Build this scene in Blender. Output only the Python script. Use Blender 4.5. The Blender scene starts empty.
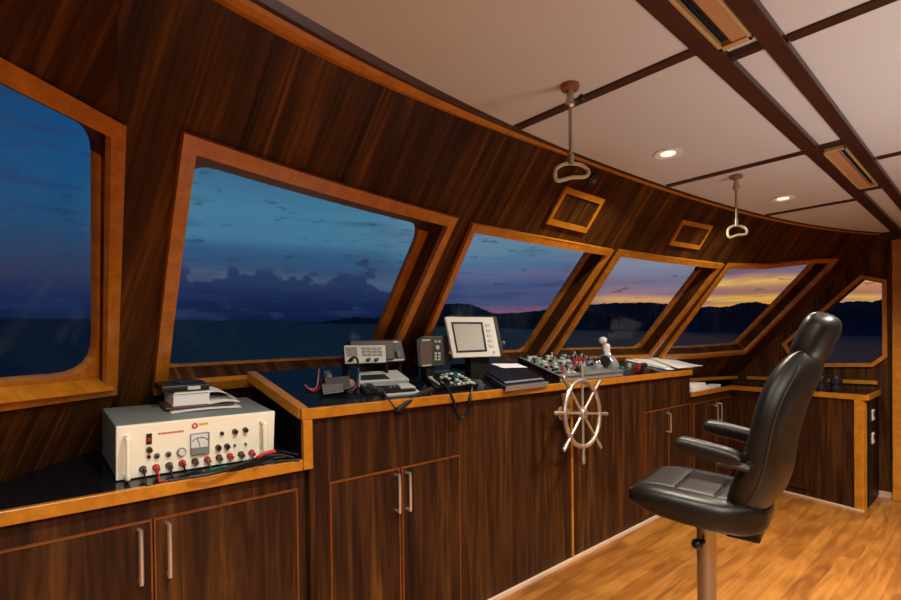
import bpy, bmesh, math, random
import numpy as np
from mathutils import Vector, Matrix, Euler
from mathutils.geometry import delaunay_2d_cdt
random.seed(7)
C = bpy.context.scene.collection
PI = math.pi

# ------------------------------------------------------------------ camera
FPX, CY, CAMH = 501.0, 350.0, 1.3
YAW, PIT, ROL = math.radians(41.95), math.radians(-.6), math.radians(-.7)
fw = Vector((math.sin(YAW)*math.cos(PIT), math.cos(YAW)*math.cos(PIT), math.sin(PIT)))
rt0 = Vector((math.cos(YAW), -math.sin(YAW), 0)); up0 = rt0.cross(fw)
rt = rt0*math.cos(ROL)+up0*math.sin(ROL); up = rt.cross(fw)
CAM = Vector((0, 0, CAMH))
cam = bpy.data.cameras.new('camera'); co = bpy.data.objects.new('camera', cam); C.objects.link(co)
m3 = Matrix((rt, up, -fw)).transposed()
co.matrix_world = Matrix.Translation(CAM) @ m3.to_4x4()
cam.sensor_fit = 'HORIZONTAL'; cam.sensor_width = 36; cam.lens = FPX/901*36
cam.shift_y = (CY-300)/901; cam.clip_start = .05; cam.clip_end = 60000
bpy.context.scene.camera = co

def ray(x, y): return rt*(x-450.5)-up*(y-CY)+fw*FPX      # measuring: a sight line of the photo ...
def onZ(x, y, z): d = ray(x, y); return CAM+d*((z-CAMH)/d.z)   # ... met with a real plane of the room
def onY(x, y, Y): d = ray(x, y); return CAM+d*(Y/d.y)
def onX(x, y, X): d = ray(x, y); return CAM+d*(X/d.x)
def onP(x, y, P, n): d = ray(x, y); return CAM+d*((P-CAM).dot(n)/d.dot(n))
SL = .35                                                   # slope of the console top
def onD(x, y, h=0): return onP(x, y, Vector((0, 1.752, 1.068+h)), Vector((0, -SL, 1)))

# ------------------------------------------------------------------ materials
def lin(r, g, b): return tuple(((c/255)/12.92 if c/255 <= .04045 else ((c/255+.055)/1.055)**2.4) for c in (r, g, b))+(1,)
MATS = {}
def mat(name, rgb, rough=.5, metal=0, spec=.5, coat=0, emit=None, estr=0, bump=0, bscale=200, var=0, vscale=8):
    m = bpy.data.materials.new(name); m.use_nodes = True; nt = m.node_tree; b = nt.nodes['Principled BSDF']
    b.inputs['Base Color'].default_value = lin(*rgb); b.inputs['Roughness'].default_value = rough
    b.inputs['Metallic'].default_value = metal; b.inputs['Specular IOR Level'].default_value = spec
    b.inputs['Coat Weight'].default_value = coat; b.inputs['Coat Roughness'].default_value = .12
    if emit: b.inputs['Emission Color'].default_value = lin(*emit); b.inputs['Emission Strength'].default_value = estr
    tc = nt.nodes.new('ShaderNodeTexCoord')
    nz = nt.nodes.new('ShaderNodeTexNoise'); nz.inputs['Scale'].default_value = vscale; nz.inputs['Detail'].default_value = 4
    nt.links.new(tc.outputs['Object'], nz.inputs['Vector'])
    if var:
        mx = nt.nodes.new('ShaderNodeMixRGB'); mx.blend_type = 'MULTIPLY'; mx.inputs[0].default_value = var
        mx.inputs[1].default_value = lin(*rgb); nt.links.new(nz.outputs['Fac'], mx.inputs[2])
        nt.links.new(mx.outputs[0], b.inputs['Base Color'])
    if bump:
        n2 = nt.nodes.new('ShaderNodeTexNoise'); n2.inputs['Scale'].default_value = bscale; n2.inputs['Detail'].default_value = 3
        nt.links.new(tc.outputs['Object'], n2.inputs['Vector'])
        bp = nt.nodes.new('ShaderNodeBump'); bp.inputs['Strength'].default_value = bump; bp.inputs['Distance'].default_value = .002
        nt.links.new(n2.outputs['Fac'], bp.inputs['Height']); nt.links.new(bp.outputs[0], b.inputs['Normal'])
    MATS[name] = m; return m

def wood(name, stops, scale, coord='Object', rough=.38, coat=.2, streak=1.0, dist=1.2, spec=.4):
    """grain: two stretched noises through a colour ramp; scale is per axis (small = along the grain)"""
    m = bpy.data.materials.new(name); m.use_nodes = True; nt = m.node_tree; b = nt.nodes['Principled BSDF']
    L = nt.links.new
    tc = nt.nodes.new('ShaderNodeTexCoord')
    mp = nt.nodes.new('ShaderNodeMapping'); mp.inputs['Scale'].default_value = scale
    L(tc.outputs[coord], mp.inputs['Vector'])
    n1 = nt.nodes.new('ShaderNodeTexNoise'); n1.inputs['Scale'].default_value = 1; n1.inputs['Detail'].default_value = 5
    n1.inputs['Roughness'].default_value = .6; n1.inputs['Distortion'].default_value = dist
    L(mp.outputs[0], n1.inputs['Vector'])
    mp2 = nt.nodes.new('ShaderNodeMapping'); mp2.inputs['Scale'].default_value = tuple(s*4.5 for s in scale)
    L(tc.outputs[coord], mp2.inputs['Vector'])
    n2 = nt.nodes.new('ShaderNodeTexNoise'); n2.inputs['Scale'].default_value = 1; n2.inputs['Detail'].default_value = 3
    L(mp2.outputs[0], n2.inputs['Vector'])
    ad = nt.nodes.new('ShaderNodeMath'); ad.operation = 'MULTIPLY_ADD'; ad.inputs[1].default_value = .35*streak; 
    L(n2.outputs['Fac'], ad.inputs[0]); L(n1.outputs['Fac'], ad.inputs[2])
    sb = nt.nodes.new('ShaderNodeMath'); sb.operation = 'SUBTRACT'; sb.inputs[1].default_value = .175*streak; L(ad.outputs[0], sb.inputs[0])
    cr = nt.nodes.new('ShaderNodeValToRGB'); el = cr.color_ramp.elements
    el[0].position = stops[0][0]; el[0].color = lin(*stops[0][1])
    el[1].position = stops[-1][0]; el[1].color = lin(*stops[-1][1])
    for p, c in stops[1:-1]:
        e = el.new(p); e.color = lin(*c)
    L(sb.outputs[0], cr.inputs['Fac']); L(cr.outputs['Color'], b.inputs['Base Color'])
    b.inputs['Roughness'].default_value = rough; b.inputs['Coat Weight'].default_value = coat; b.inputs['Coat Roughness'].default_value = .15
    b.inputs['Specular IOR Level'].default_value = spec
    MATS[name] = m; return m

WAL = ((.26, (30, 14, 4)), (.45, (55, 30, 9)), (.57, (74, 43, 13)), (.76, (112, 71, 25)))
wood('walnut_wall', WAL, (20, 1.0, 1), 'UV', rough=.5, coat=.0, spec=.12)
WAL2 = ((.28, (26, 11, 3)), (.45, (46, 23, 8)), (.57, (62, 34, 12)), (.75, (92, 54, 20)))
wood('walnut', WAL2, (13, 13, .9), rough=.5, coat=.0, spec=.15)
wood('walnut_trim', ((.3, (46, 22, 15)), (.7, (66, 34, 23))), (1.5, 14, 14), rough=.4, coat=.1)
TEAK = ((.3, (154, 94, 18)), (.5, (172, 108, 24)), (.7, (188, 122, 32)))
wood('teak', TEAK, (14, 14, 14), rough=.32, coat=.35, dist=.6)
wood('lipping', ((.3, (96, 46, 12)), (.7, (124, 64, 18))), (14, 14, 14), rough=.4, coat=.1, dist=.6)
wood('teak_uv', TEAK, (22, 22, 1), 'UV', rough=.32, coat=.35, dist=.6)
mat('ceiling_panel', (200, 201, 203), .55, bump=.02)
mat('black_laminate', (14, 15, 22), .16, spec=.5)
mat('black_side', (12, 9, 9), .5, spec=.2)
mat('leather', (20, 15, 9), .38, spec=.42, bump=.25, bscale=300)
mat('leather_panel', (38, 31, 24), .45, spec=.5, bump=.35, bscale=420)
mat('seam', (22, 18, 15), .5)
mat('black_plastic', (10, 10, 11), .45, spec=.35)
mat('dark_plastic', (36, 36, 38), .5)
mat('grey_plastic', (104, 106, 105), .45)
mat('light_plastic', (176, 180, 174), .45)
mat('white_plastic', (205, 207, 202), .4)
mat('cream_metal', (240, 234, 210), .4)
mat('grey_metal', (128, 134, 130), .45, var=.3)
mat('silver', (170, 174, 178), .35, metal=.6)
mat('chrome', (225, 224, 222), .28, metal=.9)
mat('brushed_steel', (176, 170, 162), .35, metal=1)
mat('wheel_metal', (184, 168, 152), .38, metal=.8)
mat('brass', (190, 140, 70), .35, metal=.7)
mat('fitting_gold', (176, 146, 96), .5)
mat('fitting_tan', (172, 128, 86), .55)
mat('handle_cream', (196, 188, 156), .35)
mat('rod_brown', (92, 66, 52), .4, metal=.4)
mat('mount_wood', (136, 88, 60), .45)
mat('paper', (232, 230, 226), .7)
mat('book_white', (225, 223, 220), .6)
mat('book_green', (70, 110, 66), .6)
mat('wallet_black', (36, 28, 30), .4)
mat('red_plastic', (170, 34, 34), .4)
mat('red_print', (200, 60, 50), .5)
mat('green_plastic', (30, 110, 84), .4)
mat('yellow_plastic', (200, 170, 50), .4)
mat('blue_plastic', (30, 60, 110), .4)
mat('teal_print', (110, 150, 140), .5)
mat('pink_plastic', (190, 120, 110), .5)
mat('screen_grey', (176, 180, 174), .12, spec=.7)
mat('screen_brown', (96, 84, 78), .15, spec=.6)
mat('screen_dark', (46, 54, 56), .15, spec=.6)
mat('meter_face', (208, 212, 212), .4)
mat('bakelite', (26, 24, 22), .35)
mat('socket_white', (215, 200, 180), .5)
mat('skirting', (190, 160, 135), .5)
mat('lamp_glass', (255, 250, 238), .4, emit=(255, 244, 226), estr=1.0)
mat('lamp_glass_bright', (255, 250, 238), .4, emit=(255, 214, 165), estr=7)
mat('lamp_bowl', (236, 230, 222), .35)

# floor: planks along x
def floor_mat():
    m = bpy.data.materials.new('floor_planks'); m.use_nodes = True; nt = m.node_tree; b = nt.nodes['Principled BSDF']; L = nt.links.new
    tc = nt.nodes.new('ShaderNodeTexCoord')
    br = nt.nodes.new('ShaderNodeTexBrick'); br.inputs['Scale'].default_value = 1
    br.inputs['Brick Width'].default_value = .75; br.inputs['Row Height'].default_value = .085
    br.inputs['Mortar Size'].default_value = .0012; br.inputs['Mortar Smooth'].default_value = .3; br.inputs['Bias'].default_value = 0
    br.inputs['Color1'].default_value = (0, 0, 0, 1); br.inputs['Color2'].default_value = (1, 1, 1, 1); br.inputs['Mortar'].default_value = (.25, .25, .25, 1)
    br.offset = .37
    L(tc.outputs['Object'], br.inputs['Vector'])
    mp = nt.nodes.new('ShaderNodeMapping'); mp.inputs['Scale'].default_value = (2.2, 16, 1); L(tc.outputs['Object'], mp.inputs['Vector'])
    n = nt.nodes.new('ShaderNodeTexNoise'); n.inputs['Scale'].default_value = 1; n.inputs['Detail'].default_value = 5; n.inputs['Distortion'].default_value = 1.5
    L(mp.outputs[0], n.inputs['Vector'])
    mp3 = nt.nodes.new('ShaderNodeMapping'); mp3.inputs['Scale'].default_value = (3.5, 7, 1); L(tc.outputs['Object'], mp3.inputs['Vector'])
    n3 = nt.nodes.new('ShaderNodeTexNoise'); n3.inputs['Scale'].default_value = 1; n3.inputs['Detail'].default_value = 2
    L(mp3.outputs[0], n3.inputs['Vector'])
    a = nt.nodes.new('ShaderNodeMath'); a.operation = 'MULTIPLY_ADD'; a.inputs[1].default_value = .22; L(br.outputs['Color'], a.inputs[0]); L(n.outputs['Fac'], a.inputs[2])
    a2 = nt.nodes.new('ShaderNodeMath'); a2.operation = 'MULTIPLY_ADD'; a2.inputs[1].default_value = .45; L(n3.outputs['Fac'], a2.inputs[0]); L(a.outputs[0], a2.inputs[2])
    s = nt.nodes.new('ShaderNodeMath'); s.operation = 'SUBTRACT'; s.inputs[1].default_value = .33; L(a2.outputs[0], s.inputs[0])
    cr = nt.nodes.new('ShaderNodeValToRGB'); el = cr.color_ramp.elements
    el[0].position = .1; el[0].color = lin(96, 50, 14); el[1].position = .9; el[1].color = lin(164, 108, 46)
    e = el.new(.4); e.color = lin(122, 72, 23); e = el.new(.58); e.color = lin(142, 89, 33)
    L(s.outputs[0], cr.inputs['Fac'])
    mx = nt.nodes.new('ShaderNodeMixRGB'); mx.blend_type = 'MULTIPLY'; L(br.outputs['Fac'], mx.inputs[0]); L(cr.outputs[0], mx.inputs[1]); mx.inputs[2].default_value = (.5, .38, .3, 1)
    L(mx.outputs[0], b.inputs['Base Color'])
    b.inputs['Roughness'].default_value = .36; b.inputs['Coat Weight'].default_value = .15; b.inputs['Coat Roughness'].default_value = .2
    MATS['floor_planks'] = m
floor_mat()

def glass_mat():
    m = bpy.data.materials.new('window_glass'); m.use_nodes = True; nt = m.node_tree; L = nt.links.new
    nt.nodes.remove(nt.nodes['Principled BSDF']); out = nt.nodes['Material Output']
    tr = nt.nodes.new('ShaderNodeBsdfTransparent'); tr.inputs[0].default_value = (.96, .98, .98, 1)
    gl = nt.nodes.new('ShaderNodeBsdfGlossy'); gl.inputs['Roughness'].default_value = .02; gl.inputs['Color'].default_value = (.75, .8, .85, 1)
    lw = nt.nodes.new('ShaderNodeLayerWeight'); lw.inputs['Blend'].default_value = .5
    p4 = nt.nodes.new('ShaderNodeMath'); p4.operation = 'POWER'; p4.inputs[1].default_value = 4.5; L(lw.outputs['Facing'], p4.inputs[0])
    fr = nt.nodes.new('ShaderNodeMath'); fr.operation = 'MULTIPLY_ADD'; fr.inputs[1].default_value = .25; fr.inputs[2].default_value = .006; L(p4.outputs[0], fr.inputs[0])
    mx = nt.nodes.new('ShaderNodeMixShader'); L(fr.outputs[0], mx.inputs[0]); L(tr.outputs[0], mx.inputs[1]); L(gl.outputs[0], mx.inputs[2]); L(mx.outputs[0], out.inputs[0])
    MATS['window_glass'] = m
glass_mat()

# ------------------------------------------------------------------ object helpers
def mtx(o): return Matrix.LocRotScale(o.location, o.rotation_euler, None)
class MB:
    def __init__(s): s.bm = bmesh.new(); s.uv = None; s.smooth = False
    def _add(s, vs, fs, M=None):
        v = [s.bm.verts.new((M @ Vector(p)) if M else Vector(p)) for p in vs]
        for f in fs:
            try: s.bm.faces.new([v[i] for i in f])
            except ValueError: pass
        return v
    def box(s, c, size, bev=0, M=None, seg=2):
        t = bmesh.new(); bmesh.ops.create_cube(t, size=1)
        for v in t.verts: v.co = Vector((v.co.x*size[0]+c[0], v.co.y*size[1]+c[1], v.co.z*size[2]+c[2]))
        if bev: bmesh.ops.bevel(t, geom=list(t.edges), offset=bev, segments=seg, affect='EDGES', profile=.5)
        s._merge(t, M); return s
    def _merge(s, t, M=None):
        t.verts.index_update()
        s._add([v.co.copy() for v in t.verts], [[v.index for v in f.verts] for f in t.faces], M); t.free()
    def cyl(s, p0, p1, r0, r1=None, n=20, bev=0):
        p0, p1 = Vector(p0), Vector(p1); r1 = r0 if r1 is None else r1
        d = (p1-p0).normalized(); a = d.orthogonal().normalized(); b = d.cross(a)
        prof = [(0, r0), (1, r1)]
        vs = []; fs = []
        for t, r in prof:
            for k in range(n):
                w = 2*PI*k/n; vs.append(p0+(p1-p0)*t+(a*math.cos(w)+b*math.sin(w))*r)
        for k in range(n): fs.append((k, (k+1) % n, n+(k+1) % n, n+k))
        fs.append(tuple(range(n-1, -1, -1))); fs.append(tuple(range(n, 2*n)))
        s._add(vs, fs); return s
    def lathe(s, p0, axis, prof, n=24):
        """prof: (distance along axis, radius)"""
        p0 = Vector(p0); d = Vector(axis).normalized(); a = d.orthogonal().normalized(); b = d.cross(a)
        vs = []; fs = []
        for t, r in prof:
            for k in range(n):
                w = 2*PI*k/n; vs.append(p0+d*t+(a*math.cos(w)+b*math.sin(w))*max(r, 1e-4))
        m = len(prof)
        for i in range(m-1):
            for k in range(n): fs.append((i*n+k, i*n+(k+1) % n, (i+1)*n+(k+1) % n, (i+1)*n+k))
        fs.append(tuple(range(n-1, -1, -1))); fs.append(tuple(range((m-1)*n, m*n)))
        s._add(vs, fs); s.smooth = True; return s
    def tube(s, pts, r, n=8, closed=False, sub=6):
        P = [Vector(p) for p in pts]
        if sub > 1 and len(P) > 2:
            Q = []; N = len(P)
            rng = range(N if closed else N-1)
            for i in rng:
                if closed: a, b, c, d = P[(i-1) % N], P[i], P[(i+1) % N], P[(i+2) % N]
                else: a, b, c, d = P[max(i-1, 0)], P[i], P[i+1], P[min(i+2, N-1)]
                for k in range(sub):
                    t = k/sub
                    Q.append(.5*((2*b)+(c-a)*t+(2*a-5*b+4*c-d)*t*t+(3*b-a-3*c+d)*t**3))
            if not closed: Q.append(P[-1])
            P = Q
        N = len(P); vs = []; fs = []
        prev = None
        for i, p in enumerate(P):
            if closed: d = (P[(i+1) % N]-P[i-1]).normalized()
            else: d = (P[min(i+1, N-1)]-P[max(i-1, 0)]).normalized()
            if prev is None: a = d.orthogonal().normalized()
            else: a = (prev-d*prev.dot(d)); a = a.normalized() if a.length > 1e-6 else d.orthogonal().normalized()
            prev = a; b = d.cross(a); rr = r(i/(N-1)) if callable(r) else r
            for k in range(n):
                w = 2*PI*k/n; vs.append(p+(a*math.cos(w)+b*math.sin(w))*rr)
        for i in range(N if closed else N-1):
            j = (i+1) % N
            for k in range(n): fs.append((i*n+k, i*n+(k+1) % n, j*n+(k+1) % n, j*n+k))
        if not closed: fs.append(tuple(range(n-1, -1, -1))); fs.append(tuple(range((N-1)*n, N*n)))
        s._add(vs, fs); s.smooth = True; return s
    def prism(s, poly, vec, M=None, bev=0):
        """polygon (3D points) pushed along vec"""
        t = bmesh.new(); vec = Vector(vec); n = len(poly)
        a = [t.verts.new(Vector(p)) for p in poly]; b = [t.verts.new(Vector(p)+vec) for p in poly]
        t.faces.new(a[::-1]); t.faces.new(b)
        for i in range(n): t.faces.new((a[i], a[(i+1) % n], b[(i+1) % n], b[i]))
        bmesh.ops.recalc_face_normals(t, faces=t.faces)
        if bev: bmesh.ops.bevel(t, geom=list(t.edges), offset=bev, segments=2, affect='EDGES', profile=.5)
        s._merge(t, M); return s
    def sphere(s, c, r, n=14, sc=(1, 1, 1)):
        t = bmesh.new(); bmesh.ops.create_uvsphere(t, u_segments=n, v_segments=n//2+2, radius=r)
        for v in t.verts: v.co = Vector((v.co.x*sc[0]+c[0], v.co.y*sc[1]+c[1], v.co.z*sc[2]+c[2]))
        s._merge(t); s.smooth = True; return s
    def pillow(s, fn, n=28):
        """closed surface from fn(u,v,side)->point, u,v in [-1,1], side +1 top / -1 bottom; both sides meet at the rim"""
        g = {}
        for side in (1, -1):
            for i in range(n+1):
                for j in range(n+1):
                    rim = i in (0, n) or j in (0, n)
                    if rim and side == -1: g[(side, i, j)] = g[(1, i, j)]; continue
                    u = math.sin((2*i/n-1)*PI/2); v = math.sin((2*j/n-1)*PI/2)
                    g[(side, i, j)] = s.bm.verts.new(fn(u, v, side))
            for i in range(n):
                for j in range(n):
                    q = [g[(side, i, j)], g[(side, i+1, j)], g[(side, i+1, j+1)], g[(side, i, j+1)]]
                    if side < 0: q.reverse()
                    try: s.bm.faces.new(q)
                    except ValueError: pass
        s.smooth = True; return s
    def build(s, name, material, parent=None, world=False, smooth=None, shade=35):
        if world and parent is not None:
            chain = []; p = parent
            M = Matrix.Identity(4)
            while p is not None: M = mtx(p) @ M; p = p.parent
            s.bm.transform(M.inverted())
        bmesh.ops.recalc_face_normals(s.bm, faces=s.bm.faces)
        me = bpy.data.meshes.new(name); s.bm.to_mesh(me); s.bm.free()
        o = bpy.data.objects.new(name, me); C.objects.link(o)
        me.materials.append(MATS[material])
        if (s.smooth if smooth is None else smooth):
            for p in me.polygons: p.use_smooth = True
            ang = math.radians(shade); bm = bmesh.new(); bm.from_mesh(me)
            for e in bm.edges:
                if len(e.link_faces) == 2 and e.calc_face_angle(0) > ang: e.smooth = False
            bm.to_mesh(me); bm.free()
        if parent is not None: o.parent = parent
        return o
def tag(o, label=None, cat=None, group=None, kind=None):
    if label: o['label'] = label
    if cat: o['category'] = cat
    if group: o['group'] = group
    if kind: o['kind'] = kind
    return o
def empty(name, loc=(0, 0, 0), rot=(0, 0, 0), label=None, cat=None, group=None, kind=None):
    o = bpy.data.objects.new(name, None); C.objects.link(o); o.location = loc; o.rotation_euler = rot
    o.empty_display_size = .05
    return tag(o, label, cat, group, kind)
def copy_tree(o, parent=None):
    c = o.copy(); C.objects.link(c)
    if parent is not None: c.parent = parent
    for ch in [x for x in o.children]: copy_tree(ch, c)
    return c
def struct(o): o['kind'] = 'structure'; return o

def subdiv_loop(loop, step):
    out = []
    for i, p in enumerate(loop):
        q = loop[(i+1) % len(loop)]; L = math.dist(p, q); n = max(1, int(math.ceil(L/step)))
        for k in range(n): out.append((p[0]+(q[0]-p[0])*k/n, p[1]+(q[1]-p[1])*k/n))
    return out
def shell(name, outer, holes, mp, d0, d1, material, parent=None, step=.08, grid=None):
    """solid sheet with holes: 2D outline and holes mapped to 3D by mp(s,z,d) at depths d0 and d1"""
    loops = [subdiv_loop(outer, step)]+[subdiv_loop(h, step) for h in holes]
    vs = []; es = []
    for lp in loops:
        b = len(vs); vs += [Vector(p) for p in lp]; es += [(b+i, b+(i+1) % len(lp)) for i in range(len(lp))]
    if grid:
        xs = [p[0] for p in outer]; zs = [p[1] for p in outer]
        x = min(xs)+grid
        while x < max(xs):
            z = min(zs)+grid
            while z < max(zs): vs.append(Vector((x, z))); z += grid
            x += grid
    rv, re, rf, *_ = delaunay_2d_cdt(vs, es, [], 0, 1e-6)
    def inside(p, poly):
        c = False
        for (ax, ay), (bx_, by) in zip(poly, poly[1:]+poly[:1]):
            if (ay > p[1]) != (by > p[1]) and p[0] < (bx_-ax)*(p[1]-ay)/(by-ay)+ax: c = not c
        return c
    def keep(f):
        p = sum((rv[i] for i in f), Vector((0, 0)))/len(f)
        return inside(p, loops[0]) and not any(inside(p, h) for h in loops[1:])
    rf = [f for f in rf if keep(f)]
    bm = bmesh.new(); uvl = bm.loops.layers.uv.new('UVMap')
    used = sorted({i for f in rf for i in f})
    ia = {i: bm.verts.new(mp(rv[i].x, rv[i].y, d0)) for i in used}; ib = {i: bm.verts.new(mp(rv[i].x, rv[i].y, d1)) for i in used}
    cnt = {}
    def face(vv, ids):
        f = bm.faces.new(vv)
        for l, i in zip(f.loops, ids): l[uvl].uv = (rv[i].x, rv[i].y)
    for f in rf:
        face([ia[i] for i in f], f); face([ib[i] for i in reversed(f)], list(reversed(f)))
        for a, b in zip(f, list(f[1:])+[f[0]]):
            k = (min(a, b), max(a, b)); cnt.setdefault(k, []).append((a, b))
    for k, l in cnt.items():
        if len(l) == 1:
            a, b = l[0]; face([ia[b], ia[a], ib[a], ib[b]], [b, a, a, b])
    bmesh.ops.recalc_face_normals(bm, faces=bm.faces)
    me = bpy.data.meshes.new(name); bm.to_mesh(me); bm.free()
    o = bpy.data.objects.new(name, me); C.objects.link(o); me.materials.append(MATS[material])
    if parent is not None: o.parent = parent
    return o
def inset(poly, d):
    """offset a polygon inwards (d may be a list per edge)"""
    n = len(poly); ar = sum(poly[i][0]*poly[(i+1) % n][1]-poly[(i+1) % n][0]*poly[i][1] for i in range(n))
    sg = 1 if ar > 0 else -1; L = []
    ds = d if isinstance(d, (list, tuple)) else [d]*n
    for i in range(n):
        p, q = Vector(poly[i]), Vector(poly[(i+1) % n]); t = (q-p).normalized(); nn = Vector((-t.y, t.x))*sg
        L.append((p+nn*ds[i], t))
    out = []
    for i in range(n):
        p, t = L[i-1]; q, u = L[i]; cr = t.x*u.y-t.y*u.x
        if abs(cr) < 1e-6: out.append(tuple(q)); continue
        k = ((q-p).x*u.y-(q-p).y*u.x)/cr; out.append(tuple(p+t*k))
    return out
def rounded(poly, r, n=6):
    out = []; m = len(poly); rs = r if isinstance(r, (list, tuple)) else [r]*m
    for i in range(m):
        p = Vector(poly[i]); a = Vector(poly[i-1])-p; b = Vector(poly[(i+1) % m])-p
        if rs[i] <= 0: out.append(tuple(p)); continue
        th = a.angle(b)/2; t = min(rs[i]/math.tan(th), a.length*.45, b.length*.45)
        p0 = p+a.normalized()*t; p1 = p+b.normalized()*t
        for k in range(n+1):
            w = k/n; out.append(tuple(p0*(1-w)**2+p*2*w*(1-w)+p1*w*w))
    return out

# ------------------------------------------------------------------ the raked, curved front wall
ZR, K = 2.14, .84
GC = (-0.002965, 0.001605, -0.031423, -0.066818, 1.333231)
def g(s): x = s-2.5; return (((GC[0]*x+GC[1])*x+GC[2])*x+GC[3])*x+GC[4]
def gp(s): x = s-2.5; return ((4*GC[0]*x+3*GC[1])*x+2*GC[2])*x+GC[3]
def nrm(s): v = Vector((-gp(s), 1)); return v.normalized()
QN = 1/math.hypot(1, K)
def W(s, z, d=0):
    n = nrm(s); a = K*(ZR-z)+d*QN
    return Vector((s+n.x*a, g(s)+n.y*a, z+d*K*QN))
def onW(x, y):
    r = ray(x, y).normalized(); r = np.array(r); c = np.array(CAM)
    v = np.array([max(.3, min(5, 1+(x-200)/140)), 1.6, 2.5])
    for _ in range(50):
        fn = lambda v: np.array(W(v[0], v[1]))-(c+r*v[2])
        f0 = fn(v); J = np.array([(fn(v+e)-f0)/1e-5 for e in np.eye(3)*1e-5]).T
        st = np.linalg.solve(J, f0); mx = np.abs(st).max()
        if mx < 1e-9: break
        v = v-st*min(1, .5/mx)
    return (float(v[0]), float(v[1]))

CEIL = 2.17
XE = 5.40                                                  # the end wall
def s_at_x(X, z):
    a, b = 4., 6.
    for _ in range(40):
        m = (a+b)/2
        if W(m, z).x < X: a = m
        else: b = m
    return a
wq = {
 2: [onW(182, 138), onW(454, 220), onW(400, 342), None],
 3: None, 4: None, 5: None}
w2 = [(.410, 1.884), (1.482, 1.858), (1.513, 1.16), (.55, 1.14)]
w3 = [(1.578, 1.85), (2.672, 1.855), (2.624, 1.16), (1.655, 1.16)]
w4 = [(2.733, 1.86), (3.893, 1.873), (3.836, 1.17), (2.735, 1.17)]
w5 = [(3.957, 1.878), (4.40, 1.905), (4.92, 1.972), (5.135, 1.985), (4.925, 1.19), (4.4, 1.165), (3.955, 1.165)]
FR = {'2': .036, '3': .030, '4': .030, '5': .030}
zl = .80
wall_left_edge = [onW(118, 0), onW(118, 400)]
k = (wall_left_edge[1][0]-wall_left_edge[0][0])/(wall_left_edge[1][1]-wall_left_edge[0][1])
def s_left(z): return wall_left_edge[0][0]+k*(z-wall_left_edge[0][1])
outer = [(s_left(z), z) for z in (CEIL, 1.7, 1.2, zl)]+[(s_at_x(XE, z), z) for z in (zl, 1.0, 1.3, 1.6, 1.9, CEIL)]
wins = [w2, w3, w4, w5]
DEP = .10
holes = [inset(w, .006) for w in wins]
struct(shell('wall_front', outer, holes, W, 0, .076, 'walnut_wall', grid=.14))

def make_window(num, poly, mp, fr, label, gi, round_r=.05, dep=DEP, fth=.022):
    """frame ring proud of the wall, reveal lining, outer sash and a pane; gi: how far the sash shows inside the frame, per edge"""
    root = empty('window_%d' % num, mp(*poly[0], 0), label=label, cat='window', kind='structure')
    L = root.location.copy()
    mq = lambda s, z, d: mp(s, z, d)-L
    inner = inset(poly, fr)
    shell('frame', poly, [inner], mq, -fth, .004, 'teak_uv', root)
    shell('reveal', inset(poly, .007), [inner], mq, .006, dep-.002, 'walnut_wall', root)
    gl = inset(poly, [fr+x for x in gi])
    sash_i = rounded(gl, round_r)
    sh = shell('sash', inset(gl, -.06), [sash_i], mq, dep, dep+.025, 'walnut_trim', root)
    sh.data.materials.append(MATS['teak_uv']); uv = sh.data.uv_layers[0].data           # jambs towards the bow and sills are teak, heads coloured dark in place of the reveal
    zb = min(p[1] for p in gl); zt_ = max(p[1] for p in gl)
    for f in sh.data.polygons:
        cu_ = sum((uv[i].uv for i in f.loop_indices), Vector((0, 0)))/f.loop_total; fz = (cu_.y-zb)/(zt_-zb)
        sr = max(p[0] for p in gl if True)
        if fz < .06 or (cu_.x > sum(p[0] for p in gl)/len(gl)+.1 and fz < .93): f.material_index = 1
    shell('pane', rounded(inset(gl, -.008), round_r), [], mq, dep+.010, dep+.016, 'window_glass', root, grid=.2)
    return root
make_window(2, w2, W, FR['2'], 'largest teak-framed window left of the grey radio, dark clouds outside', [.045, .045, -.006, .0], round_r=.08, dep=.078)
make_window(3, w3, W, FR['3'], 'raked teak-framed window directly behind the white radar monitor', [-.02, .03, .0, -.03], dep=.085)
make_window(4, w4, W, FR['4'], 'raked teak-framed window behind the throttle levers', [.028, .035, -.004, -.02], round_r=.06, dep=.085)
make_window(5, w5, W, FR['5'], 'raked teak-framed window glowing yellow with sunset', [-.01, -.005, .005, .03, .0, .0, -.03], round_r=.06, dep=.085)

# left diagonal wall
A = Vector((.309, 2.119, 1.118)); B = Vector((.202, 1.291, 2.057))
U1 = Vector((math.sin(math.radians(47.6)), math.cos(math.radians(47.6)), 0))
N1 = (B-A).cross(U1).normalized(); N1 = N1 if N1.y > 0 else -N1
V1 = U1.cross(N1); V1 = V1 if V1.z > 0 else -V1
def WL(u, v, d=0): return A+U1*u+V1*v+N1*d
def onL(x, y): p = onP(x, y, A, N1)-A; return (p.dot(U1), p.dot(V1))
bA = (B-A).dot(U1)/(B-A).dot(V1)                            # slope of the corner in (u,v)
vt = (CEIL-A.z)/V1.z; vb = (zl-A.z)/V1.z
wl_out = [(-3.4, vt), (-3.4, vb), (bA*vb, vb), (bA*vt, vt)]
a, b = onL(122, 124), onL(114, 393); c = onL(0, 411); d = onL(0, 57)
ext = lambda p, q, t: (p[0]+(q[0]-p[0])*t, p[1]+(q[1]-p[1])*t)
w1 = [(-1.35, d[1]+(d[1]-a[1])/(d[0]-a[0])*(-1.35-d[0])), (-1.35, c[1]), (b[0], b[1]), (a[0], a[1])]
struct(shell('wall_left', wl_out, [inset(w1, .006)], WL, 0, .016, 'walnut_wall'))
make_window(1, w1, WL, .042, 'square-set teak-framed window at the left edge over a lit sill', [.0, .030, .006, .004], round_r=.09, dep=.018, fth=.014)
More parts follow.
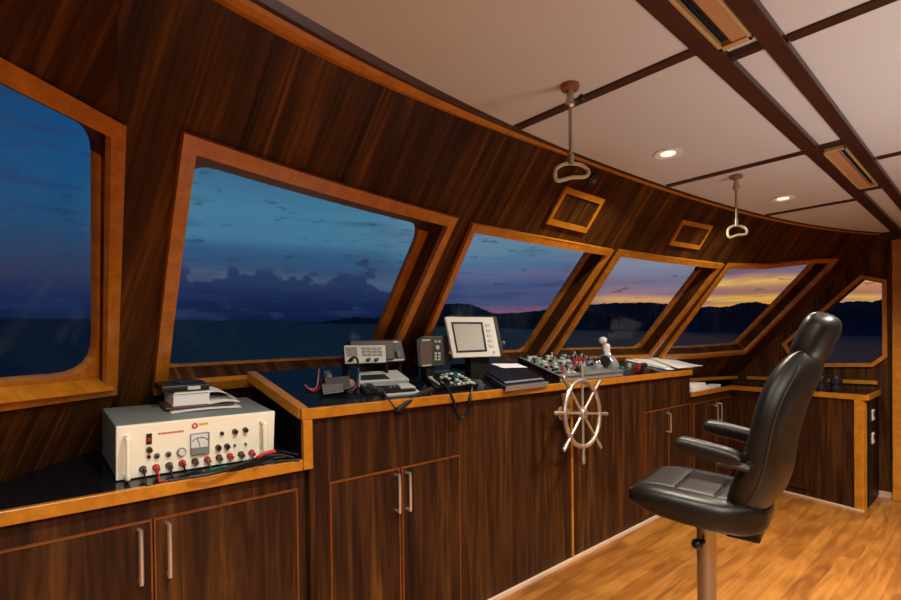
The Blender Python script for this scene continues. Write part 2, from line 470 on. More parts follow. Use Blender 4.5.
rt1 = [o for o in C.objects if o.name.startswith('window_1')][0]
v0 = c[1]+.042; bb = MB(); uR = b[0]-.045
pr = [(v0-.006, -.02), (v0+.004, -.03), (v0+.024, .017), (v0-.006, .017)]
bb.prism([tuple(WL(-1.3, v, d_)) for v, d_ in pr], U1*(uR+1.3)); bb.build('sill', 'teak', rt1, world=True)

# end wall
def WE(y, z, d=0): return Vector((XE+d, y, z))
def onE(x, y): p = onX(x, y, XE); return (p.y, p.z)
seam = [(W(s_at_x(XE, z), z).y, z) for z in (zl, 1.0, 1.3, 1.6, 1.9, CEIL)]
we_out = [(-2.6, 0), (1.95, 0), (seam[0][0], zl)]+seam[1:]+[(-2.6, CEIL)]
w6 = [onE(782, 344), onE(861, 275), onE(887, 280), onE(887.7, 357), onE(873.5, 366.7), onE(797, 367)]
struct(shell('wall_right', we_out, [inset(w6, .006)], WE, 0, DEP, 'walnut_wall'))
make_window(6, w6, WE, .03, 'six-sided teak-framed window beyond the chair headrest', [0, -.01, .0, .0, .0, .0], round_r=.04)

# plain walls of the room behind the camera
lx = WL(-3.4, vt); 
def bx(name, c, size, m, bev=0): 
    b = MB(); b.box(c, size, bev); return b.build(name, m)
struct(bx('floor', (1.3, 0, -.05), (8.4, 6.4, .1), 'floor_planks'))
struct(bx('wall_back', (1.3, -2.65, CEIL/2), (8.4, .1, CEIL), 'walnut'))
struct(bx('wall_side', (-2.75, -.9, CEIL/2), (.1, 3.5, CEIL), 'walnut'))
b = MB(); ys = [(x, g(x)+.03) for x in np.linspace(-.1, 5.6, 30)]
b.prism([(-2.8, -2.7, CEIL), (5.5, -2.7, CEIL)]+[(x, y, CEIL) for x, y in reversed(ys)]+[(-2.8, -1.2, CEIL)], (0, 0, .06))
struct(b.build('ceiling', 'ceiling_panel'))

# cornice along the curved front and the left wall
def sweep(prof, s0, s1, n, name, m, fn):
    b = MB(); rows = []
    for i in range(n+1):
        s = s0+(s1-s0)*i/n; rows.append([fn(s, a, z) for a, z in prof])
    k = len(prof); vs = [p for r in rows for p in r]; fs = []
    for i in range(n):
        for j in range(k): fs.append((i*k+j, i*k+(j+1) % k, (i+1)*k+(j+1) % k, (i+1)*k+j))
    fs.append(tuple(range(k))); fs.append(tuple(n*k+j for j in range(k)))
    b._add(vs, fs); return struct(b.build(name, m))
fF = lambda s, a, z: Vector((s+nrm(s).x*a, g(s)+nrm(s).y*a, z))
sE = s_at_x(XE, CEIL)-.005
def taper(s):
    t = max(0, min(1, (s-.75)/1.1)); return 1-.62*t
def c1(s, a, z): f = taper(s); zz_ = CEIL-(CEIL-z)*f; return fF(s, K*(ZR-zz_)+a*f, zz_)
prof1 = [(.02, 2.130), (-.018, 2.130), (-.028, 2.138), (-.030, 2.147), (.02, 2.147)]     # a measured from the wall face
prof2 = [(.02, 2.146), (-.026, 2.146), (-.036, 2.152), (-.036, CEIL), (.02, CEIL)]
sweep(prof1, .2, sE, 60, 'trim_1', 'teak', c1); sweep(prof2, .2, sE, 60, 'trim_2', 'walnut_trim', c1)
vz = lambda z: (z-A.z)/V1.z
nh = Vector((N1.x, N1.y, 0)).normalized()
fL = lambda s, a, z: Vector(WL(s, vz(z)))+nh*a
sweep(prof1, -3.4, bA*vz(2.14), 2, 'trim_3', 'teak', fL); sweep(prof2, -3.4, bA*vz(2.14), 2, 'trim_4', 'walnut_trim', fL)
struct(bx('trim_5', (XE-.02, -.95, 2.14), (.05, 3.3, .06), 'walnut_trim'))

# ceiling battens and the two long beams
n = 6
for X in (1.555, 2.77, 3.945):
    y1 = g(X)-.05; struct(bx('trim_%d' % n, (X, (y1+.62)/2, CEIL-.003), (.043, y1-.62, .010), 'walnut_trim', .003)); n += 1
for X in (.35,):
    struct(bx('trim_%d' % n, (X, .9, CEIL-.006), (.05, .5, .014), 'walnut_trim', .003)); n += 1
for X in (.26, 1.695, 3.13, 4.56):
    struct(bx('trim_%d' % n, (X, -1.06, CEIL-.003), (.043, 2.96, .010), 'walnut_trim', .003)); n += 1
for Y, wd in ((.588, .058), (.447, .050)):
    struct(bx('trim_%d' % n, (1.55, Y, CEIL-.012), (7.7, wd, .024), 'walnut_trim', .003)); n += 1
for X in (1.66, 2.74, 3.70):                               # cross pieces in the channel
    struct(bx('trim_%d' % n, (X, .52, CEIL-.008), (.03, .09, .02), 'walnut_trim')); n += 1

# skirtings (thin pale strip at the foot of the cabinets is part of them); post at the end wall
pe = onE(893, 300)[0]
root = empty('door_1', (XE, pe-.45, 0), label='door with a teak post at the right edge past the end cabinet', cat='door', kind='structure')
b = MB(); b.box((-.03, .45-.04, 1.02), (.06, .08, 2.04), .006); b.box((-.03, -.45, 1.02), (.06, .08, 2.04), .006); b.box((-.03, -.02, 2.06), (.06, .94, .08), .006)
b.build('frame', 'teak', root)
b = MB(); b.box((-.012, -.02, 1.0), (.024, .78, 2.0)); b.build('door_leaf', 'walnut', root)
struct(bx('baseboard_right', (XE-.008, (.60+.74)/2+.03, .025), (.016, .19, .05), 'skirting'))

# ------------------------------------------------------------------ cabinets and console
FY = 1.752
SLC = .12                                                   # slight rise of the left counter
def handle(parent, x, y, z0, z1, name='handle', axis='y', off=.03, r=.0066):
    b = MB(); zc = (z0+z1)/2; dy = (0, -off, 0) if axis == 'y' else (-off*.97, off*.22, 0)
    p = lambda z, t: (x+dy[0]*t, y+dy[1]*t, z)
    b.tube([p(z0, 0), p(z0, .75), p(z0+.008, 1), p(z1-.008, 1), p(z1, .75), p(z1, 0)], r, n=8, sub=3)
    return b.build(name, 'chrome', parent, world=True)
def door_xz(parent, x0, x1, z0, z1, y, hx=None, hz=None, t=.012, label=None):
    """slab door in an x-z face with a thin orange lipping"""
    b = MB(); b.box(((x0+x1)/2, y-t/2, (z0+z1)/2), (x1-x0-.012, t, z1-z0-.012))
    d = b.build('door', 'walnut', parent, world=True)
    if label: d['label'] = label
    e = MB(); w = .005
    for (cx, cz, sx, sz) in (((x0+x1)/2, z1-w/2, x1-x0, w), ((x0+x1)/2, z0+w/2, x1-x0, w), (x0+w/2, (z0+z1)/2, w, z1-z0-2*w), (x1-w/2, (z0+z1)/2, w, z1-z0-2*w)):
        e.box((cx, y-.007, cz), (sx, .014, sz))
    e.build('lipping', 'lipping', d, world=True)
    if hx is not None: handle(d, hx, y-t, hz[0], hz[1])
    return d

# left base cabinet
cab = empty('base_cabinet', (.28, 1.77, 0), label='low walnut cabinet with long-handled doors under the white power supply', cat='cabinet')
b = MB(); b.prism([(-.27, FY+.012, 0), (.842, FY+.012, 0), (.842, 2.2, 0), (.31, 2.2, 0), (-.2, 1.80, 0)], (0, 0, .845)); b.build('body', 'walnut', cab, world=True)
zt = .776
door_xz(cab, .342, .807, .06, zt, FY+.012, .378, (onY(170, 572, FY).z, onY(168, 523, FY).z))
door_xz(cab, -.125, .337, .06, zt, FY+.012, .302, (onY(148, 578, FY).z, onY(147, 528, FY).z))
# worktop of the left cabinet: black with a teak nosing
lc = empty('counter_top', (.28, FY, .85), label='low glossy black counter with teak edge holding the white power supply', cat='counter')
def ctop(x, y): return .881+SLC*(y-FY)
def foot(fx): return fx
b = MB()
# the back edge follows the two raked walls
def wall1_at(x, z):                                         # y of the left wall at x,z
    return A.y+(-(N1.x*(x-A.x)+N1.z*(z-A.z)))/N1.y
def front_at(x, z):
    lo, hi = 0., 5.5
    s = x
    for _ in range(30): s = x-nrm(s).x*K*(ZR-z)
    return W(s, z).y
back = [(-.27, min(wall1_at(-.27, .9), 9)), (-.1, wall1_at(-.1, .91)), (.1, wall1_at(.1, .92)), (.28, wall1_at(.28, .925))]
back = [(x, max(y-.005, FY+.01)) for x, y in back]+[(.4, front_at(.4, .93)-.005), (.84, front_at(.84, .93)-.005)]
top = [(-.27, FY)]+back+[(.84, FY)]
vsT = [(x, y, ctop(x, y)) for x, y in top]; vsB = [(x, y, ctop(x, y)-.03) for x, y in top]; nn = len(top)
b._add(vsT+vsB, [tuple(range(nn)), tuple(range(2*nn-1, nn-1, -1))]+[(i, (i+1) % nn, nn+(i+1) % nn, nn+i) for i in range(nn)])
b.build('surface', 'black_laminate', lc, world=True)
b = MB(); b.box((.2705, FY-.008, .864), (1.105, .022, .04), .003); b.build('edge_strip', 'teak', lc, world=True)
b = MB()
pts = [(x, y-.012, ctop(x, y)+.045) for x, y in back]
for p, q in zip(pts, pts[1:]): b.cyl(p, q, .009, n=8)
b.build('back_rail', 'walnut_trim', lc, world=True)

# console
XL, XR = .825, 4.225
con = empty('helm_console', (2.5, FY, 0), label='long walnut steering console with flush cupboard doors behind the wheel', cat='console')
b = MB()
sb = [(x, front_at(x, 1.1)-.03) for x in (XL+.03, 1.5, 2.2, 3.0, 3.6, XR-.02)]
dz = lambda y: 1.045+SL*(y-FY)-.012
bot = [(XL+.03, FY), (XR-.005, FY)]+[(x, y) for x, y in reversed(sb)]
nn = len(bot)
b._add([(x, y, 0) for x, y in bot]+[(x, y, dz(y)) for x, y in bot], [tuple(range(nn-1, -1, -1)), tuple(range(nn, 2*nn))]+[(i, (i+1) % nn, nn+(i+1) % nn, nn+i) for i in range(nn)])
b.build('body', 'walnut', con, world=True)
b = MB(); b.prism([(XL+.005, FY, .885), (XL+.005, 2.11, .93), (XL+.005, 2.11, 1.165), (XL+.005, FY, 1.04)], (.024, 0, 0)); s_ = b.build('side_panel', 'black_side', con, world=True)
b = MB(); b.box((XL+.0185, FY-.009, .936), (.037, .022, .184), .003); b.build('end_post', 'teak', con, world=True)
door_xz(con, .932, 1.262, .06, .775, FY, 1.24, (onY(396, 509, FY).z, onY(395, 474, FY).z))
door_xz(con, 1.274, 1.613, .06, .775, FY, 1.296, (onY(407, 507, FY).z, onY(405, 472, FY).z))
b = MB(); b.box((2.537, FY-.004, .52), (.016, .01, 1.03)); b.build('joint_strip', 'teak', con, world=True)
door_xz(con, 3.43, 3.80, .06, .795, FY, 3.775, (onY(666, 431, FY).z, onY(665.5, 413, FY).z))
door_xz(con, 3.81, 4.20, .06, .795, FY, None)
b = MB(); b.box(((XL+XR)/2, FY-.012, .008), (XR-XL, .02, .016)); b.build('kick_strip', 'skirting', con, world=True)
# console top
ct = empty('console_top', (2.5, FY, 1.06), label='sloping black instrument top with teak edging carrying the radios', cat='counter')
xs = [XL+.02, 1.1, 1.5, 2.0, 2.5, 3.0, 3.5, 3.9, XR]
def desk_back(x):
    y = 2.1
    for _ in range(20): y = front_at(x, 1.068+SL*(y-FY))
    return y-.004
tz = lambda y: 1.066+SL*(y-FY)
bk = [(x, desk_back(x)) for x in xs]; bk[0] = (XL-.045, desk_back(XL-.045))
pl = [(XL+.02, FY), (XR, FY)]+bk[::-1]; nn = len(pl)
b = MB(); b._add([(x, y, tz(y)) for x, y in pl]+[(x, y, tz(y)-.025) for x, y in pl], [tuple(range(nn)), tuple(range(2*nn-1, nn-1, -1))]+[(i, (i+1) % nn, nn+(i+1) % nn, nn+i) for i in range(nn)])
b.build('surface', 'black_laminate', ct, world=True)
b = MB(); b.box(((XL+XR)/2, FY-.008, 1.049), (XR-XL+.01, .026, .042), .004); b.build('front_edge', 'teak', ct, world=True)
b = MB(); yb = desk_back(XL-.06)
M0 = [(XL-.009, FY+.004, 1.034), (XL+.028, FY+.004, 1.034), (XL+.028, FY+.004, 1.074), (XL-.009, FY+.004, 1.074)]
dv = Vector((-.055, yb-FY-.004, SL*(yb-FY-.004))); b.prism(M0, dv); b.build('side_edge', 'teak', ct, world=True)

# cabinets at the far end
XC = 5.14
eF0, eF1 = Vector((XC, FY, 0)), Vector((4.83, .74, 0)); eD = (eF1-eF0).normalized(); eN = Vector((eD.y, -eD.x, 0)); eN = eN if eN.x < 0 else -eN
cc = empty('corner_cabinet', (4.7, FY, 0), label='short two-door walnut cupboard under loose papers past the console', cat='cabinet')
b = MB(); b.prism([(XR+.002, FY, 0), (XC-.002, FY, 0), (XC-.002, 1.88, 0), (XR+.002, 1.88, 0)], (0, 0, .842)); b.build('body', 'walnut', cc, world=True)
door_xz(cc, 4.27, 4.735, .06, .785, FY, 4.70, (onY(715, 419, FY).z-.02, onY(714, 404, FY).z-.01))
door_xz(cc, 4.745, 5.12, .06, .785, FY, 4.79, (onY(718.5, 417, FY).z-.02, onY(718, 402, FY).z-.01))
ec = empty('end_cabinet', (5.1, .8, 0), label='walnut cabinet with teak corner post and black socket side at the far right', cat='cabinet')
b = MB(); q0 = eF0+Vector((.004, -.01, 0)); q1 = eF1
b.prism([tuple(q0), tuple(q1), (XE-.01, q1.y+.01, 0), (XE-.01, FY-.05, 0)], (0, 0, .842)); b.build('body', 'walnut', ec, world=True)
b = MB(); c = eF1+Vector((.0, -.004, 0)); b.box((0, 0, .421), (.058, .06, .842), .004, Matrix.Translation(c+Vector((.02, .012, 0))) @ Matrix.Rotation(math.atan2(eD.x, -eD.y), 4, 'Z')); b.build('corner_post', 'teak', ec, world=True)
b = MB(); b.box(((4.95+XE-.01)/2, eF1.y-.012, .43), (XE-.01-4.95, .03, .82)); sd = b.build('side_panel', 'black_side', ec, world=True)
for zz in ((415,), (438,)):
    px_, py_ = 873, zz[0]; P = onY(px_, py_, eF1.y-.03)
    b = MB(); b.box((P.x, P.y, P.z), (.075, .012, .085), .004); so = b.build('socket', 'socket_white', sd, world=True)
    b = MB(); b.cyl((P.x, P.y-.0, P.z+.01), (P.x, P.y-.012, P.z+.01), .016); b.build('socket_hole', 'bakelite', so, world=True)
# door panels on the slanted face
def door_e(t0, t1, z0, z1, hd=None):
    p0, p1 = eF0+eD*t0, eF0+eD*t1; b = MB(); off = eN*.008
    b.prism([tuple(p0+Vector((0, 0, z0))), tuple(p1+Vector((0, 0, z0))), tuple(p1+Vector((0, 0, z1))), tuple(p0+Vector((0, 0, z1)))], tuple(off)); d = b.build('door', 'walnut', ec, world=True)
    e = MB(); w = .007
    for a0, a1, b0, b1 in ((t0, t1, z1-w, z1), (t0, t1, z0, z0+w), (t0, t0+w, z0+w, z1-w), (t1-w, t1, z0+w, z1-w)):
        r0, r1 = eF0+eD*a0, eF0+eD*a1
        e.prism([tuple(r0+Vector((0, 0, b0))), tuple(r1+Vector((0, 0, b0))), tuple(r1+Vector((0, 0, b1))), tuple(r0+Vector((0, 0, b1)))], tuple(eN*.011))
    e.build('lipping', 'walnut_trim', d, world=True)
LE = (eF1-eF0).length
door_e(.03, .36, .07, .785); door_e(.365, .72, .07, .785)
b = MB(); b.prism([tuple(eF0), tuple(eF1+Vector((-.012, -.02, 0))), tuple(eF1+eN*.016+Vector((-.012, -.02, 0))), tuple(eF0+eN*.016)], (0, 0, .014)); b.build('kick_strip', 'skirting', ec, world=True)
# L-shaped counter over both
et = empty('counter_top', (5.0, 1.6, .86), label='L-shaped black counter with teak edge at the far end, papers on it', cat='counter')
ym = lambda x: front_at(x, .9)-.006
pl = [(XR+.004, FY), (XC, FY), (eF1.x, eF1.y-.03), (XE-.006, eF1.y-.03), (XE-.006, 1.70), (5.2, min(ym(5.2), 1.82)), (4.8, min(ym(4.8), 2.0)), (XR+.004, ym(XR))]
b = MB(); b.prism([(x, y, .846) for x, y in pl], (0, 0, .034)); b.build('surface', 'black_laminate', et, world=True)
b = MB()
b.box(((XR+XC)/2, FY-.008, .864), (XC-XR-.008, .02, .04), .003)
def bar(b, p, q, w, h, z):
    p, q = Vector((*p, 0)), Vector((*q, 0)); t = (q-p).normalized(); nn_ = Vector((-t.y, t.x, 0))*w/2
    b.prism([tuple(v+Vector((0, 0, z))) for v in (p-nn_, q-nn_, q+nn_, p+nn_)], (0, 0, h))
bar(b, (XC-.003, FY), (eF1.x-.003, eF1.y-.03), .022, .04, .844)
bar(b, (eF1.x, eF1.y-.036), (XE-.006, eF1.y-.036), .016, .04, .844)
b.build('edge_strip', 'teak', et, world=True)
b = MB(); bar(b, (XE-.014, eF1.y-.02), (XE-.014, 1.69), .02, .03, .93)
for s0_, s1_ in zip(np.linspace(4.06, 5.05, 8)[:-1], np.linspace(4.06, 5.05, 8)[1:]):
    p, q = W(s0_, .945), W(s1_, .945); bar(b, (p.x, p.y-.014), (q.x, q.y-.014), .02, .03, .93)
b.build('back_rail', 'teak', et, world=True)

# ------------------------------------------------------------------ things on the counters
class Pl:
    """a plane in the room; pt() = point of it on a sight line, lifted h along its normal"""
    def __init__(s, P0, n): s.P = Vector(P0); s.n = Vector(n).normalized()
    def pt(s, x, y, h=0): return onP(x, y, s.P+s.n*h, s.n)
    def q(s, pts, h=0): return [s.pt(x, y, h) for x, y in pts]
    def slab(s, b, pts, h0, h1, bev=0):
        base = s.q(pts, h0); b.prism([tuple(p) for p in base], s.n*(h1-h0), bev=bev); return b
    def frame(s):
        x = Vector((1, 0, 0)); x = (x-s.n*x.dot(s.n)).normalized(); y = s.n.cross(x)
        return x, y
    def pin(s, b, x, y, r, h0, h1, n=14, r1=None):
        c = s.pt(x, y, h0); b.cyl(c, c+s.n*(h1-h0), r, r1, n=n); return b
def rect_on(pl, c, w, d, h0, h1, b, yaw=0, bev=0):
    x, y = pl.frame(); x2 = x*math.cos(yaw)+y*math.sin(yaw); y2 = y*math.cos(yaw)-x*math.sin(yaw)
    c = Vector(c); pts = [c-x2*w/2-y2*d/2, c+x2*w/2-y2*d/2, c+x2*w/2+y2*d/2, c-x2*w/2+y2*d/2]
    b.prism([tuple(p+pl.n*h0) for p in pts], pl.n*(h1-h0), bev=bev); return b
DESK = Pl((0, FY, 1.066), (0, -SL, 1))

# --- white power supply
aC = math.atan(SLC)
ps = empty('power_supply', (.505, 1.835, ctop(0, 1.835)), (aC, 0, 0), label='cream bench power supply with dials and red terminals on the low black counter', cat='power supply')
PW, PDp, PH = .246, .27, .172
b = MB(); b.box((0, PDp/2+.012, PH/2+.004), (2*PW, PDp, PH-.008), .004); b.build('case', 'grey_metal', ps)
b = MB(); b.box((0, .004, PH/2+.002), (2*PW+.002, .016, PH-.002), .003); fp = b.build('front_panel', 'cream_metal', ps)
for sx in (-1, 1):
    for sy in (.03, .26):
        b = MB(); b.cyl((sx*.2, sy, 0), (sx*.2, sy, .01), .012); b.build('foot', 'bakelite', ps)
MP = mtx(ps); FP = Pl(MP @ Vector((0, -.004, 0)), MP.to_3x3() @ Vector((0, -1, 0)))
for hx in ((121, 131, 437, 476, 'left'), (257, 265, 421.5, 451.5, 'right')):
    x = (hx[0]+hx[1])/2; p0 = FP.pt(x, hx[2]); p1 = FP.pt(x, hx[3]); o = FP.n*.035
    b = MB(); b.tube([p0, p0+o*.8, p0+o+(p1-p0)*.1, p1+o+(p0-p1)*.1, p1+o*.8, p1], .008, n=8, sub=3); b.build('handle', 'cream_metal', ps, world=True)
b = MB(); FP.slab(b, [(146, 434), (151.8, 433), (151.8, 443.5), (146, 444.5)], 0, .004, .001); sw = b.build('power_switch', 'bakelite', fp, world=True)
b = MB(); FP.slab(b, [(147.2, 437.5), (150.6, 437), (150.6, 441), (147.2, 441.5)], .003, .008, .001); b.build('rocker', 'red_plastic', ps, world=True)
b = MB(); r_ = random.Random(3)
for i in range(11):                                        # small red lettering, too small to read
    x = 158.3+i*2.35; y = 432.9-i*.255
    FP.slab(b, [(x, y), (x+1.7, y-.2), (x+1.7, y+1.6), (x, y+1.8)], 0, .0012)
b.build('lettering', 'red_print', ps, world=True)
b = MB(); FP.slab(b, [(199, 423.2), (208, 422.2), (208, 424.4), (199, 425.4)], 0, .001); b.build('sticker', 'yellow_plastic', ps, world=True)
b = MB(); FP.pin(b, 194.8, 425.8, .010, 0, .0015); lg = b.build('round_badge', 'red_print', ps, world=True)
b = MB(); FP.pin(b, 194.8, 425.8, .004, .0015, .002); b.build('badge_center', 'white_plastic', ps, world=True)
b = MB(); FP.slab(b, [(190, 433.8), (208.8, 431.4), (208.8, 452.6), (190, 454.6)], 0, .012, .002); mt_ = b.build('meter', 'grey_metal', ps, world=True)
b = MB(); FP.slab(b, [(191.2, 435.2), (207.6, 433.2), (207.6, 446.2), (191.2, 448.2)], .012, .014); b.build('meter_face', 'meter_face', ps, world=True)
b = MB(); c0 = FP.pt(200, 446, .015); ax, ay = FP.frame(); ay = -FP.n.cross(ax) if FP.n.cross(ax).z < 0 else FP.n.cross(ax)
b.tube([c0+(ax*math.cos(t)+ay*math.sin(t))*.03 for t in np.linspace(.6, 2.5, 9)], .0011, n=5, sub=1); b.cyl(c0, c0+(ax*-.3+ay*.95)*.028, .0011, n=6); b.build('meter_needle', 'bakelite', ps, world=True)
def knob(x, y, r, m, name, d=.014, base=None, bm_=None):
    b = MB(); FP.pin(b, x, y, r, 0, d, r1=r*.85); o = b.build(name, m, ps, world=True)
    if base:
        b = MB(); FP.pin(b, x, y, base, 0, .003); b.build('bezel', bm_, ps, world=True)
for x, y, r in ((149, 449.6, .0095), (218, 447.2, .010), (226.7, 446, .010), (234.7, 431.3, .0095), (245, 429.6, .0095)): knob(x, y, r, 'bakelite', 'knob')
for x, y, r in ((148.7, 456.7, .006), (234.4, 445, .004), (245.3, 443.7, .004), (221.7, 433.3, .007)): knob(x, y, r, 'bakelite', 'fuse_cap', .008)
for x, y in ((156.7, 455.8), (168.3, 454.2)): knob(x, y, .005, 'bakelite', 'toggle', .012, .0095, 'grey_metal')
knob(181.3, 452, .011, 'white_plastic', 'dial', .012, .015, 'grey_metal')
for i, (x, y) in enumerate(((142.7, 469), (156, 467.3), (169, 465.2), (182, 462.7), (194.7, 461), (207, 459.4), (218.7, 457.3), (229.6, 455.6), (240.7, 454), (251.3, 452.5))):
    m = ('rod_brown', 'red_plastic')[i % 2]
    knob(x, y, .0085, m, 'terminal', .026, .011, m)
# --- cables along its foot
def cpt(x, y, h): return onP(x, y, Vector((0, FY, ctop(0, FY)+h)), Vector((0, -SLC, 1)))
CG = 'black cables lying before the power supply'
for pts, r in (([(168, 481, .007), (190, 477, .007), (215, 471, .008), (240, 467, .012), (262, 457, .03), (280, 452, .03), (298, 455, .012)], .0055),
               ([(190, 477, .02), (214, 473, .024), (236, 466, .03), (256, 459, .035), (278, 455, .03), (294, 458, .012)], .006),
               ([(213, 472, .007), (236, 468.5, .008), (258, 464, .012), (282, 461, .01), (299, 460, .006)], .006),
               ([(230, 470, .015), (250, 464, .02), (268, 459, .022), (288, 456, .02), (297, 449, .012)], .0055)):
    b = MB(); b.tube([cpt(*p) for p in pts], r, n=8); tag(b.build('black_cable', 'black_plastic'), 'black cable trailing along the foot of the cream power supply', 'cable', CG)
b = MB(); b.tube([cpt(258, 457, .055), cpt(266, 453, .055), cpt(275, 451, .055)], .006, n=8); tag(b.build('red_cable', 'red_plastic'), 'short red cable lying on the black ones beside the power supply', 'cable')
for i, (x, y) in enumerate(((142.7, 469), (156, 467.3), (169, 465.2), (182, 462.7), (207, 459.4))):
    p = FP.pt(x, y, .026); q = cpt(x+5, 486-i*4.2, .004); b = MB(); b.tube([p, p+FP.n*.012, (p+q)/2+Vector((0, -.01, -.006)), q, q+Vector((.05, .012, .001))], .0026, n=6)
    tag(b.build('terminal_lead', 'red_plastic' if i == 1 else ('green_plastic' if i == 4 else 'black_plastic')),
        ['leftmost black lead dropping from the power supply terminals', 'red lead dropping from the leftmost red terminal', 'black lead dropping from the third terminal below the toggles', 'black lead dropping from the red terminal below the white dial', 'green lead dropping from the red terminal below the meter'][i], 'lead', 'leads at the power supply terminals')

# --- papers and books on the power supply
TOP = Pl(MP @ Vector((0, 0, PH)), MP.to_3x3() @ Vector((0, 0, 1)))
tp = lambda x, y, z: MP @ Vector((x, y, PH+z))
def tbox(b, x0, x1, y0, y1, z0, z1, bev=0, yaw=0):
    x0 += .012; x1 += .012
    c = ((x0+x1)/2, (y0+y1)/2, (z0+z1)/2); M = MP @ Matrix.Translation((c[0], c[1], PH+c[2])) @ Matrix.Rotation(yaw, 4, 'Z')
    b.box((0, 0, 0), (x1-x0, y1-y0, z1-z0), bev, M); return b
def sheet(name, fn, label, cat='paper', group=None, m='paper', n=10, th=.0012):
    b = MB(); vs = []; fs = []
    for k in (0, 1):
        for i in range(n+1):
            for j in range(n+1): vs.append(fn(i/n, j/n)+Vector((0, 0, th*k)))
    N = (n+1)**2; I = lambda k, i, j: k*N+i*(n+1)+j
    for i in range(n):
        for j in range(n):
            fs.append((I(1, i, j), I(1, i+1, j), I(1, i+1, j+1), I(1, i, j+1))); fs.append((I(0, i, j), I(0, i, j+1), I(0, i+1, j+1), I(0, i+1, j)))
    rim = [(i, 0) for i in range(n)]+[(n, j) for j in range(n)]+[(i, n) for i in range(n, 0, -1)]+[(0, j) for j in range(n, 0, -1)]
    for a, c in zip(rim, rim[1:]+rim[:1]): fs.append((I(0, *a), I(0, *c), I(1, *c), I(1, *a)))
    b._add(vs, fs); o = b.build(name, m); return tag(o, label, cat, group)
sheet('paper_sheet', lambda u, v: tp(-.07+.235*u, .105+.13*v, .001+.004*math.sin(u*PI)), 'flat white sheet lowest under the book pile on the power supply')
b = MB(); tbox(b, -.095, .135, .13, .262, .0075, .0155, .002); tag(b.build('folder', 'rod_brown'), 'dark brown folder under the thick white book on the power supply', 'folder')
bk_ = empty('book', tp(-.03, .20, .0165), label='thick white book in the pile on the power supply', cat='book')
b = MB(); tbox(b, -.068, .05, .146, .262, .0195, .0525, 0); b.build('page_block', 'paper', bk_, world=True)
b = MB(); tbox(b, -.07, .052, .145, .264, .0165, .0195); tbox(b, -.07, .052, .145, .264, .0525, .0555); tbox(b, -.07, .052, .262, .266, .0165, .0555); b.build('cover', 'book_white', bk_, world=True)
nb = empty('notebook', tp(-.035, .2, .0565), label='thin green notebook between the white book and black wallet', cat='book')
b = MB(); tbox(b, -.070, .056, .15, .262, .0565, .0655, .001, .04); b.build('cover', 'book_green', nb, world=True)
b = MB(); tbox(b, -.068, .0565, .1495, .25, .058, .064, 0, .04); b.build('page_block', 'paper', nb, world=True)
wl = empty('organizer', tp(-.06, .21, .0665), label='black zip wallet with pale tag topmost of the pile on the power supply', cat='wallet')
b = MB(); tbox(b, -.105, .056, .160, .268, .0665, .0885, .007, .02); b.build('body', 'wallet_black', wl, world=True)
b = MB(); tbox(b, -.02, .022, .155, .162, .070, .082, .001); b.build('tag', 'white_plastic', wl, world=True)
b = MB(); tbox(b, -.05, .03, .20, .25, .0885, .093, .002, .3); b.build('clasp', 'dark_plastic', wl, world=True)
sheet('paper_sheet', lambda u, v: tp(.054+.105*u, .145+.12*v, .058-.032*u+.012*math.sin(u*PI)), 'curling white sheet hanging right off the book pile on the power supply')
sheet('paper_sheet', lambda u, v: tp(.056+.11*u, .125+.12*v, .0175+.006*math.sin(u*PI)), 'white sheet lying on the brown folder right of the thick book')

# --- small dark speaker box and its wires
def desk_thing(name, x, y, label, cat, group=None): return empty(name, DESK.pt(x, y, 0), label=label, cat=cat, group=group)
t = desk_thing('speaker_box', 332, 394, 'small dark loudspeaker box at the left end of the console top', 'speaker')
b = MB(); SPB = Pl(onD(332, 396, 0)+Vector((0, 0, .004)), (-.1, -.93, .36))
SPB.slab(b, [(319, 382.5), (343, 380.5), (345, 394), (321, 397)], -.07, 0, .004); b.build('case', 'dark_plastic', t, world=True)
b = MB(); SPB.slab(b, [(321.5, 384), (342, 382.3), (343.6, 392.4), (323, 394.8)], 0, .003, .001); gr = b.build('grille', 'grey_plastic', t, world=True)
gr.data.materials.clear(); gr.data.materials.append(MATS['dark_plastic'])
b = MB()
for i in range(5):
    f = (i+.5)/5; SPB.slab(b, [(322+f*1.2, 384.6+f*9.6), (342.2+f*1.3, 382.8+f*9.2), (342.3+f*1.3, 383.5+f*9.2), (322.1+f*1.2, 385.4+f*9.6)], .003, .0045)
b.build('grille_bar', 'grey_plastic', t, world=True)
for pts, m, lb in (([(305, 385, .004), (310, 389, .01), (316, 388, .006), (318, 380, .02), (319, 369, .03)], 'pink_plastic', 'pinkish wire looping up behind the dark speaker box'),
                   ([(306, 387, .004), (313, 391, .006), (319, 388, .004), (322, 378, .012), (324, 372, .02)], 'red_plastic', 'red wire lying left of the dark speaker box')):
    b = MB(); b.tube([onD(*p) for p in pts], .003, n=6); tag(b.build('wire', m), lb, 'wire')
t = desk_thing('hand_microphone', 326, 373, 'dark clip-on microphone behind the speaker box', 'microphone')
b = MB(); c = onD(327, 376, .028); b.box(tuple(c), (.045, .03, .05), .01); b.build('body', 'dark_plastic', t, world=True)
b = MB(); b.cyl(c+Vector((0, -.014, 0)), c+Vector((0, -.02, .002)), .012); b.build('button', 'grey_plastic', t, world=True)
b = MB(); p = onD(327, 376, 0); b.cyl(p, c, .01); b.build('clip', 'bakelite', t, world=True)
b = MB(); b.lathe(onD(350, 386, 0), DESK.n, [(0, .017), (.004, .019), (.02, .018), (.028, .012), (.031, .002)]); tag(b.build('knob', 'pink_plastic'), 'pinkish round knob between the speaker box and grey tray', 'knob')

